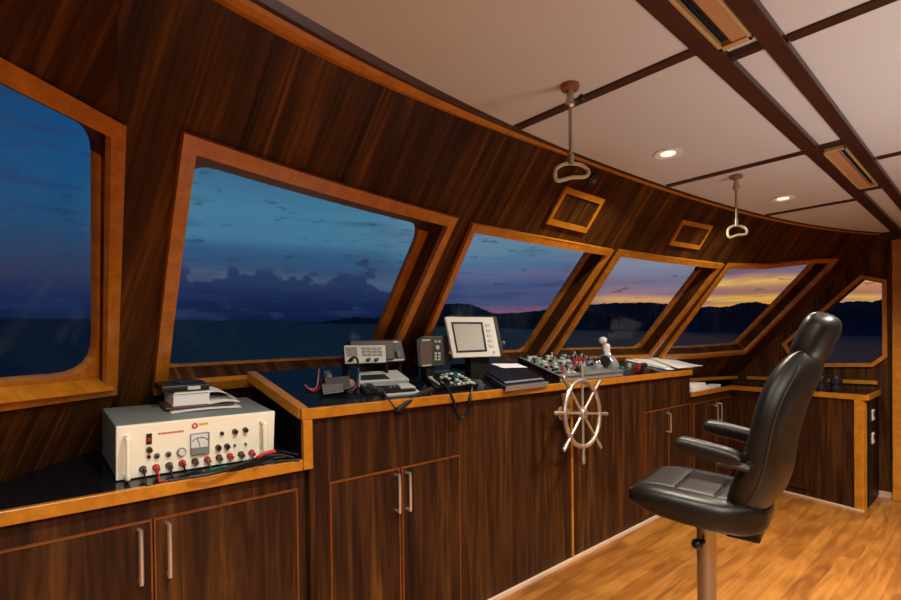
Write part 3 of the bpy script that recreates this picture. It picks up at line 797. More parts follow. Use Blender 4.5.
# --- grey radio with two knobs
RD = Pl(onY(364, 368, 1.93), (0, -.96, .28))
t = desk_thing('radio', 364, 372, 'grey two-knob marine radio on a bracket behind the grey tray', 'radio')
b = MB(); RD.slab(b, [(342, 345), (385.5, 344.5), (386, 363.5), (343.5, 365)], -.075, 0, .004); b.build('case', 'dark_plastic', t, world=True)
b = MB(); RD.slab(b, [(343.5, 345.6), (384.8, 345.4), (385.6, 362.8), (344.8, 364.2)], 0, .006, .002); b.build('face', 'light_plastic', t, world=True)
b = MB(); RD.slab(b, [(345.6, 347.4), (356.5, 347.2), (357.8, 356.2), (347, 356.6)], .006, .0075); b.build('display', 'grey_plastic', t, world=True)
for i in range(4):
    for j in range(3):
        x = 361.5+i*5.2+j*.5; y = 347.6+j*3.1; b = MB(); RD.slab(b, [(x, y), (x+4, y-.05), (x+4.2, y+2), (x+.2, y+2.05)], .006, .0085); b.build('key', 'grey_plastic', t, world=True)
for x, y, r in ((367.6, 360.2, .0085), (375.6, 360.2, .0085), (351, 360.6, .006)):
    b = MB(); RD.pin(b, x, y, r, .006, .024, r1=r*.85); b.build('knob', 'bakelite', t, world=True)
for x in (346, 384):
    b = MB(); p = RD.pt(x, 362, -.05); q = Vector((p.x, p.y, 1.066+SL*(p.y-FY))); b.box(tuple((p+q)/2), (.012, .05, (p-q).length+.004)); b.build('bracket', 'bakelite', t, world=True)
# goose cord of the hand set
b = MB(); b.tube([RD.pt(349, 361, .01), RD.pt(351, 358.6, .03), RD.pt(354.5, 357.3, .05), RD.pt(357.5, 360, .07), onD(358, 368, .075), onD(357.5, 380, .04), onD(355, 388, .015), onD(348, 391, .006), onD(346, 390, .006)], .0052, n=8)
tag(b.build('curly_cord', 'dark_plastic'), 'thick grey cord arching down in front of the grey radio', 'cord')
# --- smaller unit right behind
R2 = Pl(onY(388, 366, 1.96), (0, -.96, .28))
t = desk_thing('receiver', 390, 367, 'dark-screened receiver with white borders just right of the grey radio', 'radio')
b = MB(); R2.slab(b, [(376, 341.5), (397.5, 341.3), (402.5, 362), (381, 363.5)], -.03, 0, .003); b.build('case', 'dark_plastic', t, world=True)
b = MB(); R2.slab(b, [(376.5, 341.6), (397.2, 341.4), (397.6, 343.2), (377, 343.4)], 0, .005); R2.slab(b, [(385.3, 360.4), (402, 359.4), (402.4, 361), (385.6, 362)], 0, .014); b.build('border', 'light_plastic', t, world=True)
b = MB(); R2.slab(b, [(384, 344), (394, 344), (396, 358.6), (386, 359)], 0, .003); b.build('screen', 'screen_dark', t, world=True)
b = MB(); R2.slab(b, [(395.4, 352), (399, 351.8), (400.4, 358.2), (397, 358.4)], 0, .01); b.build('switch', 'bakelite', t, world=True)
for x in (384, 398):
    b = MB(); p = R2.pt(x, 361, -.04); q = Vector((p.x, p.y, 1.066+SL*(p.y-FY))); b.box(tuple((p+q)/2), (.012, .04, max(.01, (p-q).length+.004))); b.build('bracket', 'bakelite', t, world=True)

# --- grey tray and flat keypad in front of the radio
t = desk_thing('document_tray', 383, 381, 'pale grey flat unit with a sunken dark panel in front of the radio', 'radio')
b = MB(); DESK.slab(b, [(358, 388), (408.5, 384.5), (396, 374.8), (357.5, 377.5)], .0, .028, .004); b.build('case', 'light_plastic', t, world=True)
b = MB(); DESK.slab(b, [(361, 380.4), (390, 379), (384.5, 374.2), (360.5, 375.6)], .028, .0295); b.build('panel', 'dark_plastic', t, world=True)
t = desk_thing('keypad_unit', 402, 393, 'flat black and white keypad unit at the console edge left of the coiled cord', 'keypad')
b = MB(); DESK.slab(b, [(386, 397.5), (420.5, 394.5), (410, 387.4), (382, 389.5)], 0, .012, .002); b.build('base', 'light_plastic', t, world=True)
b = MB(); DESK.slab(b, [(386, 393.8), (416, 391.2), (408, 386), (382.5, 387.8)], .013, .022, .002); b.build('cover', 'bakelite', t, world=True)
b = MB(); DESK.slab(b, [(401, 389), (416, 388), (409, 383.6), (397, 384.4)], .022, .026, .001); b.build('label_plate', 'light_plastic', t, world=True)
for i, (x, y) in enumerate(((390, 387.4), (394, 387), (398, 386.6))):
    b = MB(); DESK.pin(b, x, y, .006, .022, .028); b.build('key', 'grey_plastic', t, world=True)
# --- hand set hanging over the edge and its cord
t = empty('handset', onD(415, 400, 0), label='black telephone-style handset lying over the teak console edge', cat='handset')
p0 = onD(397, 408, .018); p1 = onD(432, 388.5, .03); p0 = onY(397.5, 410.5, FY-.035); p1 = onD(431, 389.5, .016)
b = MB(); b.tube([p0, p0+(p1-p0)*.2+Vector((0, 0, .006)), (p0+p1)/2+Vector((0, 0, .012)), p1+(p0-p1)*.2+Vector((0, 0, .006)), p1], lambda u: .011+.003*(abs(2*u-1)**3), n=10); b.build('grip', 'black_plastic', t, world=True)
for p in (p0, p1):
    b = MB(); b.sphere(tuple(p), .014, sc=(1, 1, .7)); b.build('earpiece', 'black_plastic', t, world=True)
b = MB(); b.tube([p0+Vector((-.005, 0, 0)), onY(393, 405, FY-.034), onY(388, 398.5, FY-.03), onD(384, 394.5, .008), onD(378, 391, .008), onD(370, 388, .03), onD(366, 386, .012)], .0028, n=6); tag(b.build('telephone_cable', 'black_plastic'), 'thin black cord running from the handset to the dark hand microphone', 'cord')
t = desk_thing('hand_microphone', 366, 390, 'dark hand microphone lying before the pale grey unit', 'microphone')
b = MB(); DESK.slab(b, [(359, 388), (369, 385.5), (378, 393), (366, 395)], 0, .02, .006); b.build('body', 'dark_plastic', t, world=True)
b = MB(); DESK.pin(b, 364, 385.5, .01, .02, .024); b.build('button', 'grey_plastic', t, world=True)

# --- chart plotter
PLT = Pl(onY(428, 369, 1.92), (-.12, -.98, .12))
t = desk_thing('chart_plotter', 428, 371, 'small rounded dark chart plotter with brownish screen left of the white monitor', 'plotter')
b = MB(); PLT.slab(b, rounded([(413.5, 338.2), (441.2, 337), (443.6, 366.5), (416.6, 368.5)], 3, 4), -.06, 0, .004); b.build('case', 'dark_plastic', t, world=True)
b = MB(); PLT.slab(b, rounded([(416, 339), (440.6, 338), (442.6, 365.6), (417.8, 367.2)], 2, 3), 0, .006, .002); b.build('bezel', 'grey_plastic', t, world=True).data.materials[0] = MATS['dark_plastic']
b = MB(); PLT.slab(b, [(419.6, 342), (431, 341.4), (432.2, 364), (420.6, 365)], .006, .008); b.build('screen', 'screen_brown', t, world=True)
b = MB(); PLT.slab(b, [(421.5, 339.6), (430, 339.2), (430, 340.8), (421.5, 341.2)], .006, .009); PLT.slab(b, [(422, 365), (431, 364.4), (431, 365.8), (422, 366.4)], .006, .009); b.build('nameplate', 'light_plastic', t, world=True)
b = MB(); PLT.pin(b, 437, 347.5, .011, .006, .012); b.build('cursor_pad', 'light_plastic', t, world=True)
for y in (341.5, 353.4, 356.4, 359.4):
    for x in (435.4, 439):
        b = MB(); PLT.slab(b, [(x-1.2, y-.9), (x+1.2, y-1), (x+1.2, y+.9), (x-1.2, y+1)], .006, .010); b.build('button', 'light_plastic', t, world=True)
b = MB(); p = PLT.pt(428, 366, -.03); q = Vector((p.x, p.y, 1.066+SL*(p.y-FY))); b.box(tuple((p+q)/2+Vector((0, 0, -.004))), (.06, .05, max(.012, (p-q).length+.02)), .004); b.build('bracket', 'bakelite', t, world=True)

# --- white radar monitor
MN = Pl(onY(475, 358, 1.87), (-.06, -.97, .22))
t = desk_thing('radar_monitor', 475, 364, 'white radar monitor with pale screen standing mid console', 'monitor')
b = MB(); MN.slab(b, [(443, 317.4), (491.6, 317.8), (499.2, 356.8), (452, 358.4)], -.05, -.006, .006); b.build('case', 'bakelite', t, world=True)
b = MB(); MN.slab(b, [(443.4, 317.4), (491.4, 317.8), (499, 356.8), (451.8, 358.4)], -.006, .008, .003); b.build('front', 'white_plastic', t, world=True)
b = MB(); MN.slab(b, [(451, 322), (482.2, 322.2), (487, 351.6), (456.6, 352.8)], .008, .011, .001); b.build('bezel', 'screen_dark', t, world=True)
b = MB(); MN.slab(b, [(453, 324), (480.6, 324.2), (484.6, 349.6), (458, 350.8)], .011, .0125); b.build('screen', 'screen_grey', t, world=True)
for i in range(5):
    y = 324+i*5.2; x = 485+i*.9; b = MB(); MN.slab(b, [(x, y), (x+4.4, y), (x+4.9, y+2.6), (x+.5, y+2.6)], .008, .011); b.build('key', 'light_plastic', t, world=True)
b = MB(); MN.pin(b, 494, 352, .008, .008, .012); b.build('button', 'light_plastic', t, world=True)
b = MB(); p = MN.pt(477, 357, -.05); q = Vector((p.x, p.y, 1.066+SL*(p.y-FY)))
DESK.slab(b, [(450, 368), (498, 366), (496, 360), (452, 361)], .0, .02, .003); b.box(tuple((p+q)/2), (.14, .05, (p-q).length+.02), .004); b.build('stand', 'bakelite', t, world=True)
b = MB(); p = MN.pt(498.5, 343, -.04); b.cyl(p, p+Vector((.028, 0, 0)), .006); b.cyl(p+Vector((.028, 0, 0)), p+Vector((.042, 0, 0)), .013); b.build('side_knob', 'grey_plastic', t, world=True)

# --- open keyboard box with the coiled cord
t = desk_thing('control_keyboard', 443, 382, 'black control box crowded with white and green keys under the plotter', 'keyboard')
b = MB(); DESK.slab(b, [(434, 391.5), (478, 387.5), (455, 371.5), (420, 374)], 0, .02, .003); b.build('base', 'black_plastic', t, world=True)
b = MB(); DESK.slab(b, [(421.8, 372.4), (448, 370.6), (449.6, 371.8), (423.6, 373.6)], .02, .026); b.build('header_strip', 'teal_print', t, world=True)
b = MB(); DESK.slab(b, [(428, 378.2), (431.2, 377.4), (443.4, 384.2), (439, 385.2)], .022, .03, .001); b.build('rocker_bar', 'light_plastic', t, world=True)
r_ = random.Random(11)
for i in range(5):
    for j in range(6):
        x = 438+i*4.4+j*3.3; y = 375.8-i*.7+j*1.85; x -= 2
        m = r_.choice(['white_plastic', 'light_plastic', 'white_plastic', 'teal_print', 'dark_plastic', 'black_plastic', 'grey_plastic', 'black_plastic', 'light_plastic', 'green_plastic'])
        b = MB(); DESK.slab(b, [(x, y), (x+2.9, y-.3), (x+4.2, y+.8), (x+1.2, y+1.1)], .02, .027, 0); b.build('key', m, t, world=True)
b = MB(); DESK.pin(b, 472, 383, .012, .02, .034); b.build('plug', 'bakelite', t, world=True)
b = MB(); DESK.pin(b, 472, 383, .017, .034, .039); b.build('plug_cap', 'light_plastic', t, world=True)
pc = [onD(434, 377, .034), onD(442, 384, .03), onD(448, 390, .02), onY(452.6, 398, FY-.03), onY(455.6, 409, FY-.03), onY(459, 416.5, FY-.03), onY(464, 417.5, FY-.03), onY(468, 410, FY-.03), onY(470, 399, FY-.032), onD(471.4, 389, .02), onD(472, 384, .042)]
b = MB(); b.tube(pc, .0068, n=8); tag(b.build('coiled_cord', 'black_plastic'), 'thick black cord hanging in a loop over the teak console edge', 'cord')

# --- closed grey logbook case
t = desk_thing('logbook_case', 515, 380, 'closed black and silver case lying flat right of the hanging cord', 'case')
b = MB(); DESK.slab(b, [(504.6, 392), (547, 386.6), (519, 369.4), (476, 372.6)], 0, .026, .003); b.build('body', 'dark_plastic', t, world=True)
b = MB(); DESK.slab(b, [(505, 384.5), (544.5, 380), (518, 364), (475, 366.6)], .026, .034, .002); b.build('lid', 'black_plastic', t, world=True)
b = MB(); e0, e1 = onD(504.8, 391.4, .004), onD(546.8, 386.2, .004)
b.prism([tuple(e0), tuple(e1), tuple(e1+DESK.n*.028), tuple(e0+DESK.n*.028)], Vector((0, -.004, -.0014))); b.build('front_trim', 'silver', t, world=True)
b = MB(); DESK.slab(b, [(506, 383.6), (543.6, 379.4), (541.2, 378), (503.6, 382)], .034, .036); b.build('lid_trim', 'silver', t, world=True)
sheet('paper_sheet', lambda u, v: onD(491+26*u+11*v, 363.7+.0*u+4.3*v*(1-.12*u), .038), 'white sheet lying behind the closed black case below the monitor')

# --- raised switch panel
X0, X1, Y0, Y1 = 2.445, 3.16, 1.765, 2.08
t = empty('switch_panel', (2.8, 1.9, 1.12), label='raised panel crowded with small switches and red levers behind the wheel', cat='switch panel')
b = MB(); zz = lambda y, h: 1.066+SL*(y-FY)+h
b.prism([(X0, Y0, zz(Y0, 0)), (X0, Y1, zz(Y1, 0)), (X0, Y1, zz(Y1, .034)), (X0, Y0, zz(Y0, .034))], (X1-X0, 0, 0)); b.build('body', 'walnut', t, world=True)
b = MB(); rect_on(DESK, ((X0+X1)/2, (Y0+Y1)/2, zz((Y0+Y1)/2, 0)), X1-X0+.006, (Y1-Y0)*1.06+.006, .033, .038, b); b.build('plate', 'grey_plastic', t, world=True)
b = MB(); b.box(((X0+X1)/2, Y0-.004, zz(Y0, .018)), (X1-X0, .008, .03)); b.build('front_plate', 'silver', t, world=True)
r_ = random.Random(5)
cols = ['white_plastic', 'black_plastic', 'black_plastic', 'red_plastic', 'green_plastic', 'light_plastic', 'dark_plastic', 'brass']
def dpt(x, y, h): return Vector((x, y, zz(y, 0)))+DESK.n*h
for i in range(14):
    for j in range(7):
        x = X0+.03+i*.050+r_.uniform(-.006, .006); y = Y0+.04+j*.044+r_.uniform(-.004, .004)
        if j < 2 and 6 <= i <= 11: continue
        k = r_.random(); m = r_.choice(cols); b = MB(); c = dpt(x, y, .038)
        if k < .35: b.cyl(c, c+DESK.n*.012, .011, .009, n=12); nm = 'indicator'
        elif k < .7:
            b.cyl(c, c+DESK.n*.006, .011, n=10); b.cyl(c+DESK.n*.006, c+DESK.n*.03+Vector((0, .008, 0)), .0035, .005, n=8); nm = 'toggle_switch'
        else: rect_on(DESK, dpt(x, y, 0), .036, .022, .038, .044, b); nm = 'nameplate'; m = r_.choice(['white_plastic', 'black_plastic', 'light_plastic', 'black_plastic'])
        b.build(nm, m, t, world=True)
for i, x in enumerate((2.74, 2.79, 2.84)):
    b = MB(); c = dpt(x, Y0+.115, .038); b.cyl(c, c+Vector((0, -.008, .04)), .006, n=8); b.cyl(c+Vector((0, -.008, .035)), c+Vector((0, -.010, .055)), .013, .012, n=10); b.build('red_lever', 'red_plastic', t, world=True)
b = MB(); c = dpt(2.69, Y0+.05, .038); b.cyl(c, c+DESK.n*.03, .022, .018); b.build('selector_knob', 'bakelite', t, world=True)
b = MB(); c = dpt(2.93, Y0+.06, .038); b.lathe(c, DESK.n, [(0, .035), (.012, .036), (.03, .03), (.038, .012), (.04, .001)]); b.build('rotary_dial', 'silver', t, world=True)

# --- twin throttle
t = empty('throttle_control', (3.0, 1.83, zz(1.83, .038)), label='silver twin-lever throttle head behind the steering wheel', cat='throttle')
c = dpt(3.05, 1.835, .039)
b = MB(); pr = [(-.055, 0), (.055, 0), (.06, .03), (.05, .06), (.03, .08), (-.0, .088), (-.03, .08), (-.05, .06), (-.06, .03)]
b.prism([tuple(c+Vector((.0, y, z+y*SL))) for y, z in pr], (.075, 0, 0), bev=.006); b.build('housing', 'silver', t, world=True)
b = MB(); b.cyl(c+Vector((-.012, 0, .045)), c+Vector((0, 0, .045)), .038); b.build('side_disc', 'dark_plastic', t, world=True)
for dx, lean, m in ((-.02, .0, 'chrome'), (.05, .035, 'chrome')):
    p = c+Vector((dx+.02, 0, .07)); q = p+Vector((0, lean+.02, .115)); b = MB(); b.tube([p, (p+q)/2+Vector((0, .004, 0)), q], .007, n=8); lv = b.build('lever', m, t, world=True)
    b = MB(); b.sphere(tuple(q), .028, sc=(1.0, 1, .9)); b.build('grip_ball', 'white_plastic' if dx < 0 else 'bakelite', t, world=True)
b = MB(); p = c+Vector((.035, .01, .085)); b.lathe(p, (0, .1, 1), [(0, .02), (.03, .024), (.06, .028), (.075, .02), (.08, .002)]); b.build('compass_dome', 'white_plastic', t, world=True)
for dx in (-.075, -.11):
    p = c+Vector((dx, -.005, 0)); b = MB(); b.tube([p, p+Vector((0, .0, .03)), p+Vector((0, .014, .055))], .006, n=8); b.build('trim_lever', 'chrome', t, world=True)
    b = MB(); b.sphere(tuple(p+Vector((0, .014, .06))), .013); b.build('lever_knob', 'bakelite', t, world=True)
# --- buttons on the desk right of the throttle
for x, y, m, lb, r in ((621, 370, 'green_plastic', 'green round push button just right of the throttle head', .022), (638, 368, 'red_plastic', 'red round push button between throttle and papers', .016), (629, 366.5, 'light_plastic', 'pale round push button between the green and red ones', .014)):
    b = MB(); p = DESK.pt(x, y); b.lathe(p, DESK.n, [(0, r*1.2), (.008, r*1.2), (.01, r), (.022, r*.95), (.026, r*.6), (.027, .001)], n=16); tag(b.build('push_button', m), lb, 'button', 'push buttons right of the throttle')
for i, (x, y) in enumerate(((641, 364.5), (652, 364.5), (660, 366.5))):
    b = MB(); DESK.slab(b, [(x-4, y), (x+4, y-.8), (x+7, y+1.2), (x-1, y+2)], 0, .01, .001); tag(b.build('nameplate', 'dark_plastic'), 'small dark plate on the console before the long papers', 'plate', 'small plates before the long papers')

# --- long papers on the right of the console
for i, (q, h, lb) in enumerate((([(612, 357), (630, 355), (694, 367), (668, 370)], .004, 'long white paper lowest under the others at the console right end'),
                                ([(617, 355.5), (636, 354.5), (688, 363), (664, 368.5)], .010, 'long curled white paper in the middle of the pile at the console right end'),
                                ([(640, 355.5), (656, 355), (703, 366.5), (678, 369.5)], .016, 'long white paper overhanging the console right end towards the cupboard'))):
    Q = [onD(*p, h) for p in q]
    sheet('paper_sheet', lambda u, v, Q=Q, i=i: (Q[0]*(1-u)+Q[1]*u)*(1-v)+(Q[3]*(1-u)+Q[2]*u)*v+Vector((0, 0, .012*math.sin(v*PI*1.3+i)*u+.004*i)), lb, group='long papers on the console', th=.003)
# --- paper stacks on the far counter
CT = .8805
for i, (x0, x1, y0, y1, z0, z1, yw, lb) in enumerate(((4.30, 4.62, 1.765, 1.90, 0, .035, .05, 'thick white paper stack on the far counter beside the console'), (4.29, 4.58, 1.77, 1.90, .036, .062, -.1, 'white paper stack topmost at the console end of the far counter'), (4.64, 4.98, 1.775, 1.86, 0, .022, .15, 'thin white paper stack at the counter corner beyond the console'))):
    b = MB(); M = Matrix.Translation(((x0+x1)/2, (y0+y1)/2, CT+(z0+z1)/2)) @ Matrix.Rotation(yw*.4, 4, 'Z'); b.box((0, 0, 0), (x1-x0, y1-y0, z1-z0), .001, M); tag(b.build('paper_stack', 'paper'), lb, 'papers', 'paper stacks on the far counter')
# --- black canister pair on the end counter
t = empty('canister', (5.08, .96, CT), label='black stubby twin canister on the far right counter behind the chair back', cat='canister')
for dy in (-.05, .05):
    b = MB(); b.lathe((5.06, .985+dy, CT), (0, 0, 1), [(0, .045), (.02, .046), (.025, .04), (.06, .038), (.065, .044), (.10, .044), (.105, .036), (.125, .032), (.13, .02)], n=20); b.build('barrel', 'bakelite', t, world=True)
b = MB(); b.box((5.06, .985, CT+.06), (.035, .06, .05), .006); b.build('bridge', 'bakelite', t, world=True)

# ------------------------------------------------------------------ steering wheel
WC = Vector((2.455, 1.615, .90)); RW = .186
t = empty('steering_wheel', tuple(WC), (math.radians(-4), 0, math.radians(3)), label='metal spoked ship steering wheel mounted on the console front', cat='steering wheel')
b = MB(); b.tube([(RW*math.cos(w), 0, RW*math.sin(w)) for w in np.linspace(0, 2*PI, 49)[:-1]], .0138, n=10, closed=True, sub=1); b.build('rim', 'wheel_metal', t)
b = MB(); b.lathe((0, -.025, 0), (0, 1, 0), [(0, .012), (.004, .026), (.02, .036), (.035, .036), (.045, .026), (.05, .02)]); b.build('hub', 'wheel_metal', t)
for i in range(8):
    w = PI/4*i+math.radians(-6.5); d = Vector((math.cos(w), 0, math.sin(w)))
    b = MB(); b.tube([d*.025, d*.1, d*RW], .0085, n=8, sub=1); b.build('spoke', 'wheel_metal', t)
    b = MB(); b.lathe(d*(RW+.004), d, [(0, .009), (.012, .011), (.03, .0095), (.06, .0125), (.088, .0115), (.096, .004)], n=12); b.build('handle', 'wheel_metal', t)
b = MB(); b.cyl((0, .02, 0), (0, .16, 0), .016); b.build('shaft', 'rod_brown', t)
b = MB(); b.box((.02, .115, .05), (.07, .03, .13), .006); b.lathe((0, .08, 0), (0, 1, 0), [(0, .028), (.03, .034), (.055, .045)]); b.build('mount', 'brass', t)

# ------------------------------------------------------------------ helm chair
CX, CYc = 2.15, .82
ch = empty('helm_chair', (CX-.02, CYc+.015, 0), (0, 0, math.radians(10)), label='black leather helm chair with armrests on a steel post', cat='chair')
def sgnpow(x, p): return math.copysign(abs(x)**p, x)
SZ = .672                                                   # mid height of the cushion
def seat_fn(u, v, side):
    w, d = .245, .245
    x = u*w*(1-.09*v**8); y = v*d*(1-.09*u**8)+.005
    e = ((1-abs(u)**7)*(1-abs(v)**7))
    e = max(e, 0)**.36
    z = SZ+.018*v+(.054*e if side > 0 else -.075*e)
    if side > 0:
        z += .014*abs(u)**2.5*e-.004
        if v > .3: z -= .018*((v-.3)/.7)**2
    else:
        z += .022*max(0, v)**2
    x *= 1-.06*max(0, v)**3-.34*max(0, -v)**3
    return Vector((x, y, z))
b = MB(); b.pillow(seat_fn, 34); b.build('seat', 'leather', ch, shade=60)
def top_z(x, y):
    u, v = x/.245, (y-.005)/.245; return seat_fn(u, v, 1).z
st = ch.children[0]
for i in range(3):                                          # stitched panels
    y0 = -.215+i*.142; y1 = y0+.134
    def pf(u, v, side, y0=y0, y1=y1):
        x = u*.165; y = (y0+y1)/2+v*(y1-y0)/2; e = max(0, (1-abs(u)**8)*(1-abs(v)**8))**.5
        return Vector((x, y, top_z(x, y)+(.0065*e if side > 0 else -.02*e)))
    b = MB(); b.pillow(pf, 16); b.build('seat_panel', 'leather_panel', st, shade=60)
# backrest
LEAN = math.radians(20.5); bc = Vector((0, -.145, .650))
bdir = Vector((0, -math.sin(LEAN), math.cos(LEAN))); bnrm = Vector((0, -math.cos(LEAN), -math.sin(LEAN)))  # towards the rear
BL = .645
def back_fn(u, v, side):
    t_ = (v+1)/2
    w = .252*(1-.36*max(0, (t_-.55)/.45)**2.2)*(1-.42*max(0, (.40-t_)/.40)**1.7)
    e = max(0, (1-abs(u)**5)*(1-abs(v)**6))**.42
    th = .068*(1+.25*math.sin(min(1, t_/.5)*PI)*.6)
    off = -.045*math.sin(t_*PI)*0-.03*(1-abs(u))**0*0
    curve = .018*math.sin(t_*2*PI)                          # slight S
    wing = -.03*abs(u)**2                                   # sides wrap forward
    return bc+bdir*(t_*BL)+Vector((u*w, 0, 0))+bnrm*(curve+wing+(th*e if side > 0 else -th*.9*e))
b = MB(); b.pillow(back_fn, 34); bk_o = b.build('backrest', 'leather', ch, shade=60)
def head_fn(u, v, side):
    t_ = (v+1)/2; w = .15*(1-.10*t_**3)*(1-.16*abs(v)**8); e = max(0, (1-abs(u)**4)*(1-abs(v)**4))**.42
    fwd = -.004*t_; t_ = .5+(t_-.5)*(1-.16*abs(u)**6)
    return bc+bdir*(BL-.045+t_*.19)+Vector((u*w, 0, 0))+bnrm*(-.012-fwd-.02*u*u+(.058*e if side > 0 else -.055*e))
b = MB(); b.pillow(head_fn, 26); b.build('headrest', 'leather', ch, shade=60)
b = MB(); b.tube([back_fn(.99*math.copysign(1, 1), v, 1)+bnrm*.008 for v in np.linspace(-.9, .85, 14)], .0035, n=6, sub=2); b.build('piping', 'leather_panel', bk_o)
b = MB(); b.tube([back_fn(-.99, v, 1)+bnrm*.008 for v in np.linspace(-.9, .85, 14)], .0035, n=6, sub=2); b.build('piping', 'leather_panel', bk_o)
# armrests
for sx in (-1, 1):
    def arm_fn(u, v, side, sx=sx):
        x = sx*.245+u*.036; y = -.068+v*.108; e = max(0, (1-abs(u)**3.5)*(1-abs(v)**6))**.42
        z = .905+.02*v+(.031*e if side > 0 else -.034*e)
        return Vector((x, y, z))
    b = MB(); b.pillow(arm_fn, 20); ar = b.build('armrest', 'leather', ch, shade=60)
    b = MB(); b.cyl((sx*.225, -.20, .87), (sx*.262, -.20, .87), .016); b.tube([(sx*.262, -.20, .86), (sx*.262, -.15, .868), (sx*.262, -.1, .872)], .014, n=8); b.build('pivot', 'bakelite', ar)
# underside, hinge and post
b = MB(); b.box((0, -.02, .607), (.28, .30, .03), .006); b.build('seat_pan', 'black_side', ch)
b = MB(); b.prism([(-.13, -.10, .565), (-.13, -.215, .56), (-.13, -.215, .64), (-.13, -.18, .66)], (.26, 0, 0), bev=.008); b.build('hinge_cover', 'black_plastic', ch)
b = MB(); b.cyl((.01, -.01, .03), (.01, -.01, .59), .036, n=28); b.build('post', 'brushed_steel', ch, smooth=True)
b = MB(); b.cyl((-.01, -.01, .49), (-.055, .01, .49), .01); b.sphere((-.058, .01, .487), .022); b.build('adjuster_knob', 'bakelite', ch)
b = MB(); b.lathe((.01, -.01, 0), (0, 0, 1), [(0, .21), (.012, .21), (.022, .18), (.035, .06), (.06, .042)], n=40); b.build('base_plate', 'brushed_steel', ch)

# ------------------------------------------------------------------ ceiling fittings
def grab(px_, py_, knobside, L_, label):
    p = onZ(px_, py_, CEIL); t = empty('grab_handle', (p.x, p.y, CEIL), label=label, cat='grab handle', group='handles hanging from the ceiling')
    b = MB(); b.lathe((0, 0, 0), (0, 0, -1), [(0, .031), (.008, .032), (.016, .028), (.019, .015), (.026, .011)]); b.build('mount', 'mount_wood', t)
    b = MB(); b.lathe((0, 0, -.025), (0, 0, -1), [(0, .011), (.02, .012), (.03, .016), (.045, .016), (.052, .009)]); b.build('collar', 'brushed_steel', t)
    b = MB(); b.cyl((0, 0, -.07), (0, 0, -L_), .0062); b.build('rod', 'brushed_steel', t)
    if knobside:
        d = Vector((math.cos(YAW), -math.sin(YAW), 0)); b = MB(); b.cyl(d*.008+Vector((0, 0, -.06)), d*.035+Vector((0, 0, -.045)), .005); b.sphere(d*.038+Vector((0, 0, -.043)), .012); b.build('knob', 'bakelite', t)
    d = Vector((math.cos(YAW), -math.sin(YAW), 0)); d = (d+Vector((fw.x, fw.y, 0))*.25).normalized(); q = Vector((-d.y, d.x, 0))
    lo = [(-.085, -.045), (-.07, -.005), (-.02, .022), (.045, .024), (.085, .0), (.08, -.028), (.05, -.04), (.0, -.045), (-.045, -.06), (-.075, -.066)]
    b = MB(); b.tube([d*x*.74+q*(y*.2)+Vector((0, 0, -L_-.018+y*.74)) for x, y in lo],   .0062, n=10, closed=True, sub=5); b.build('grip_ring', 'handle_cream', t)
    b = MB(); b.cyl((0, 0, -L_+.03), (0, 0, -L_-.004), .010); b.build('socket', 'brushed_steel', t)
grab(570, 85, True, .262, 'grab handle on a long steel rod hanging nearer the camera above the middle windows')
grab(736, 175.5, False, .262, 'smaller-looking farther grab handle hanging before the sunset window')
n = bpy.context.scene
LIGHTS = []
def downlight(x, y, label, vis=True, m='lamp_glass', watt=10, spread=150, col=(1, .88, .72)):
    t = empty('downlight', (x, y, CEIL), label=label, cat='ceiling light', group='recessed ceiling downlights')
    b = MB(); b.lathe((0, 0, 0), (0, 0, -1), [(-.002, .062), (.006, .064), (.009, .056), (.003, .034), (.002, .030)], n=28); b.build('trim_ring', 'lamp_bowl', t)
    b = MB(); b.lathe((0, 0, -.0005), (0, 0, -1), [(0, .032), (.006, .031), (.009, .018), (.0095, .001)], n=24); b.build('diffuser', m, t)
    l = bpy.data.lights.new('downlight_lamp', 'AREA'); l.shape = 'DISK'; l.size = .09; l.energy = watt; l.color = col; l.spread = math.radians(spread)
    o = bpy.data.objects.new('downlight_lamp', l); C.objects.link(o); o.location = (0, 0, -.014); o.parent = t
for (px_, py_), lb in (((668, 153), 'round recessed downlight between the two grab handles'), ((783, 198), 'round recessed downlight farther away near the sunset window')):
    p = onZ(px_, py_, CEIL); downlight(p.x, p.y, lb, watt=20)
def lamp(name, loc, size, watt, col=(1, .93, .84), rot=(0, 0, 0), spread=125):       # the room's other ceiling lamps, behind and beside the camera
    l = bpy.data.lights.new(name, 'AREA'); l.shape = 'DISK'; l.size = size; l.energy = watt; l.color = col; l.spread = math.radians(spread)
    o = bpy.data.objects.new(name, l); C.objects.link(o); o.location = loc; o.rotation_euler = rot
for x, y, wt in ((-.32, .48, 9), (.62, .66, 26), (.45, -.5, 40), (2.6, -.2, 44), (4.2, .05, 26), (1.4, -1.7, 36), (3.4, -1.7, 32)): lamp('ceiling_lamp', (x, y, CEIL-.02), .16, wt)
lamp('ceiling_lamp', (-.1, -.75, CEIL-.02), .2, 72, spread=165)
lamp('ceiling_fill', (2.2, -.9, .3), .7, 22, (.94, .99, 1), (PI, 0, 0), 125)           # added unseen fill that lifts and cools the ceiling, no lamp stands here
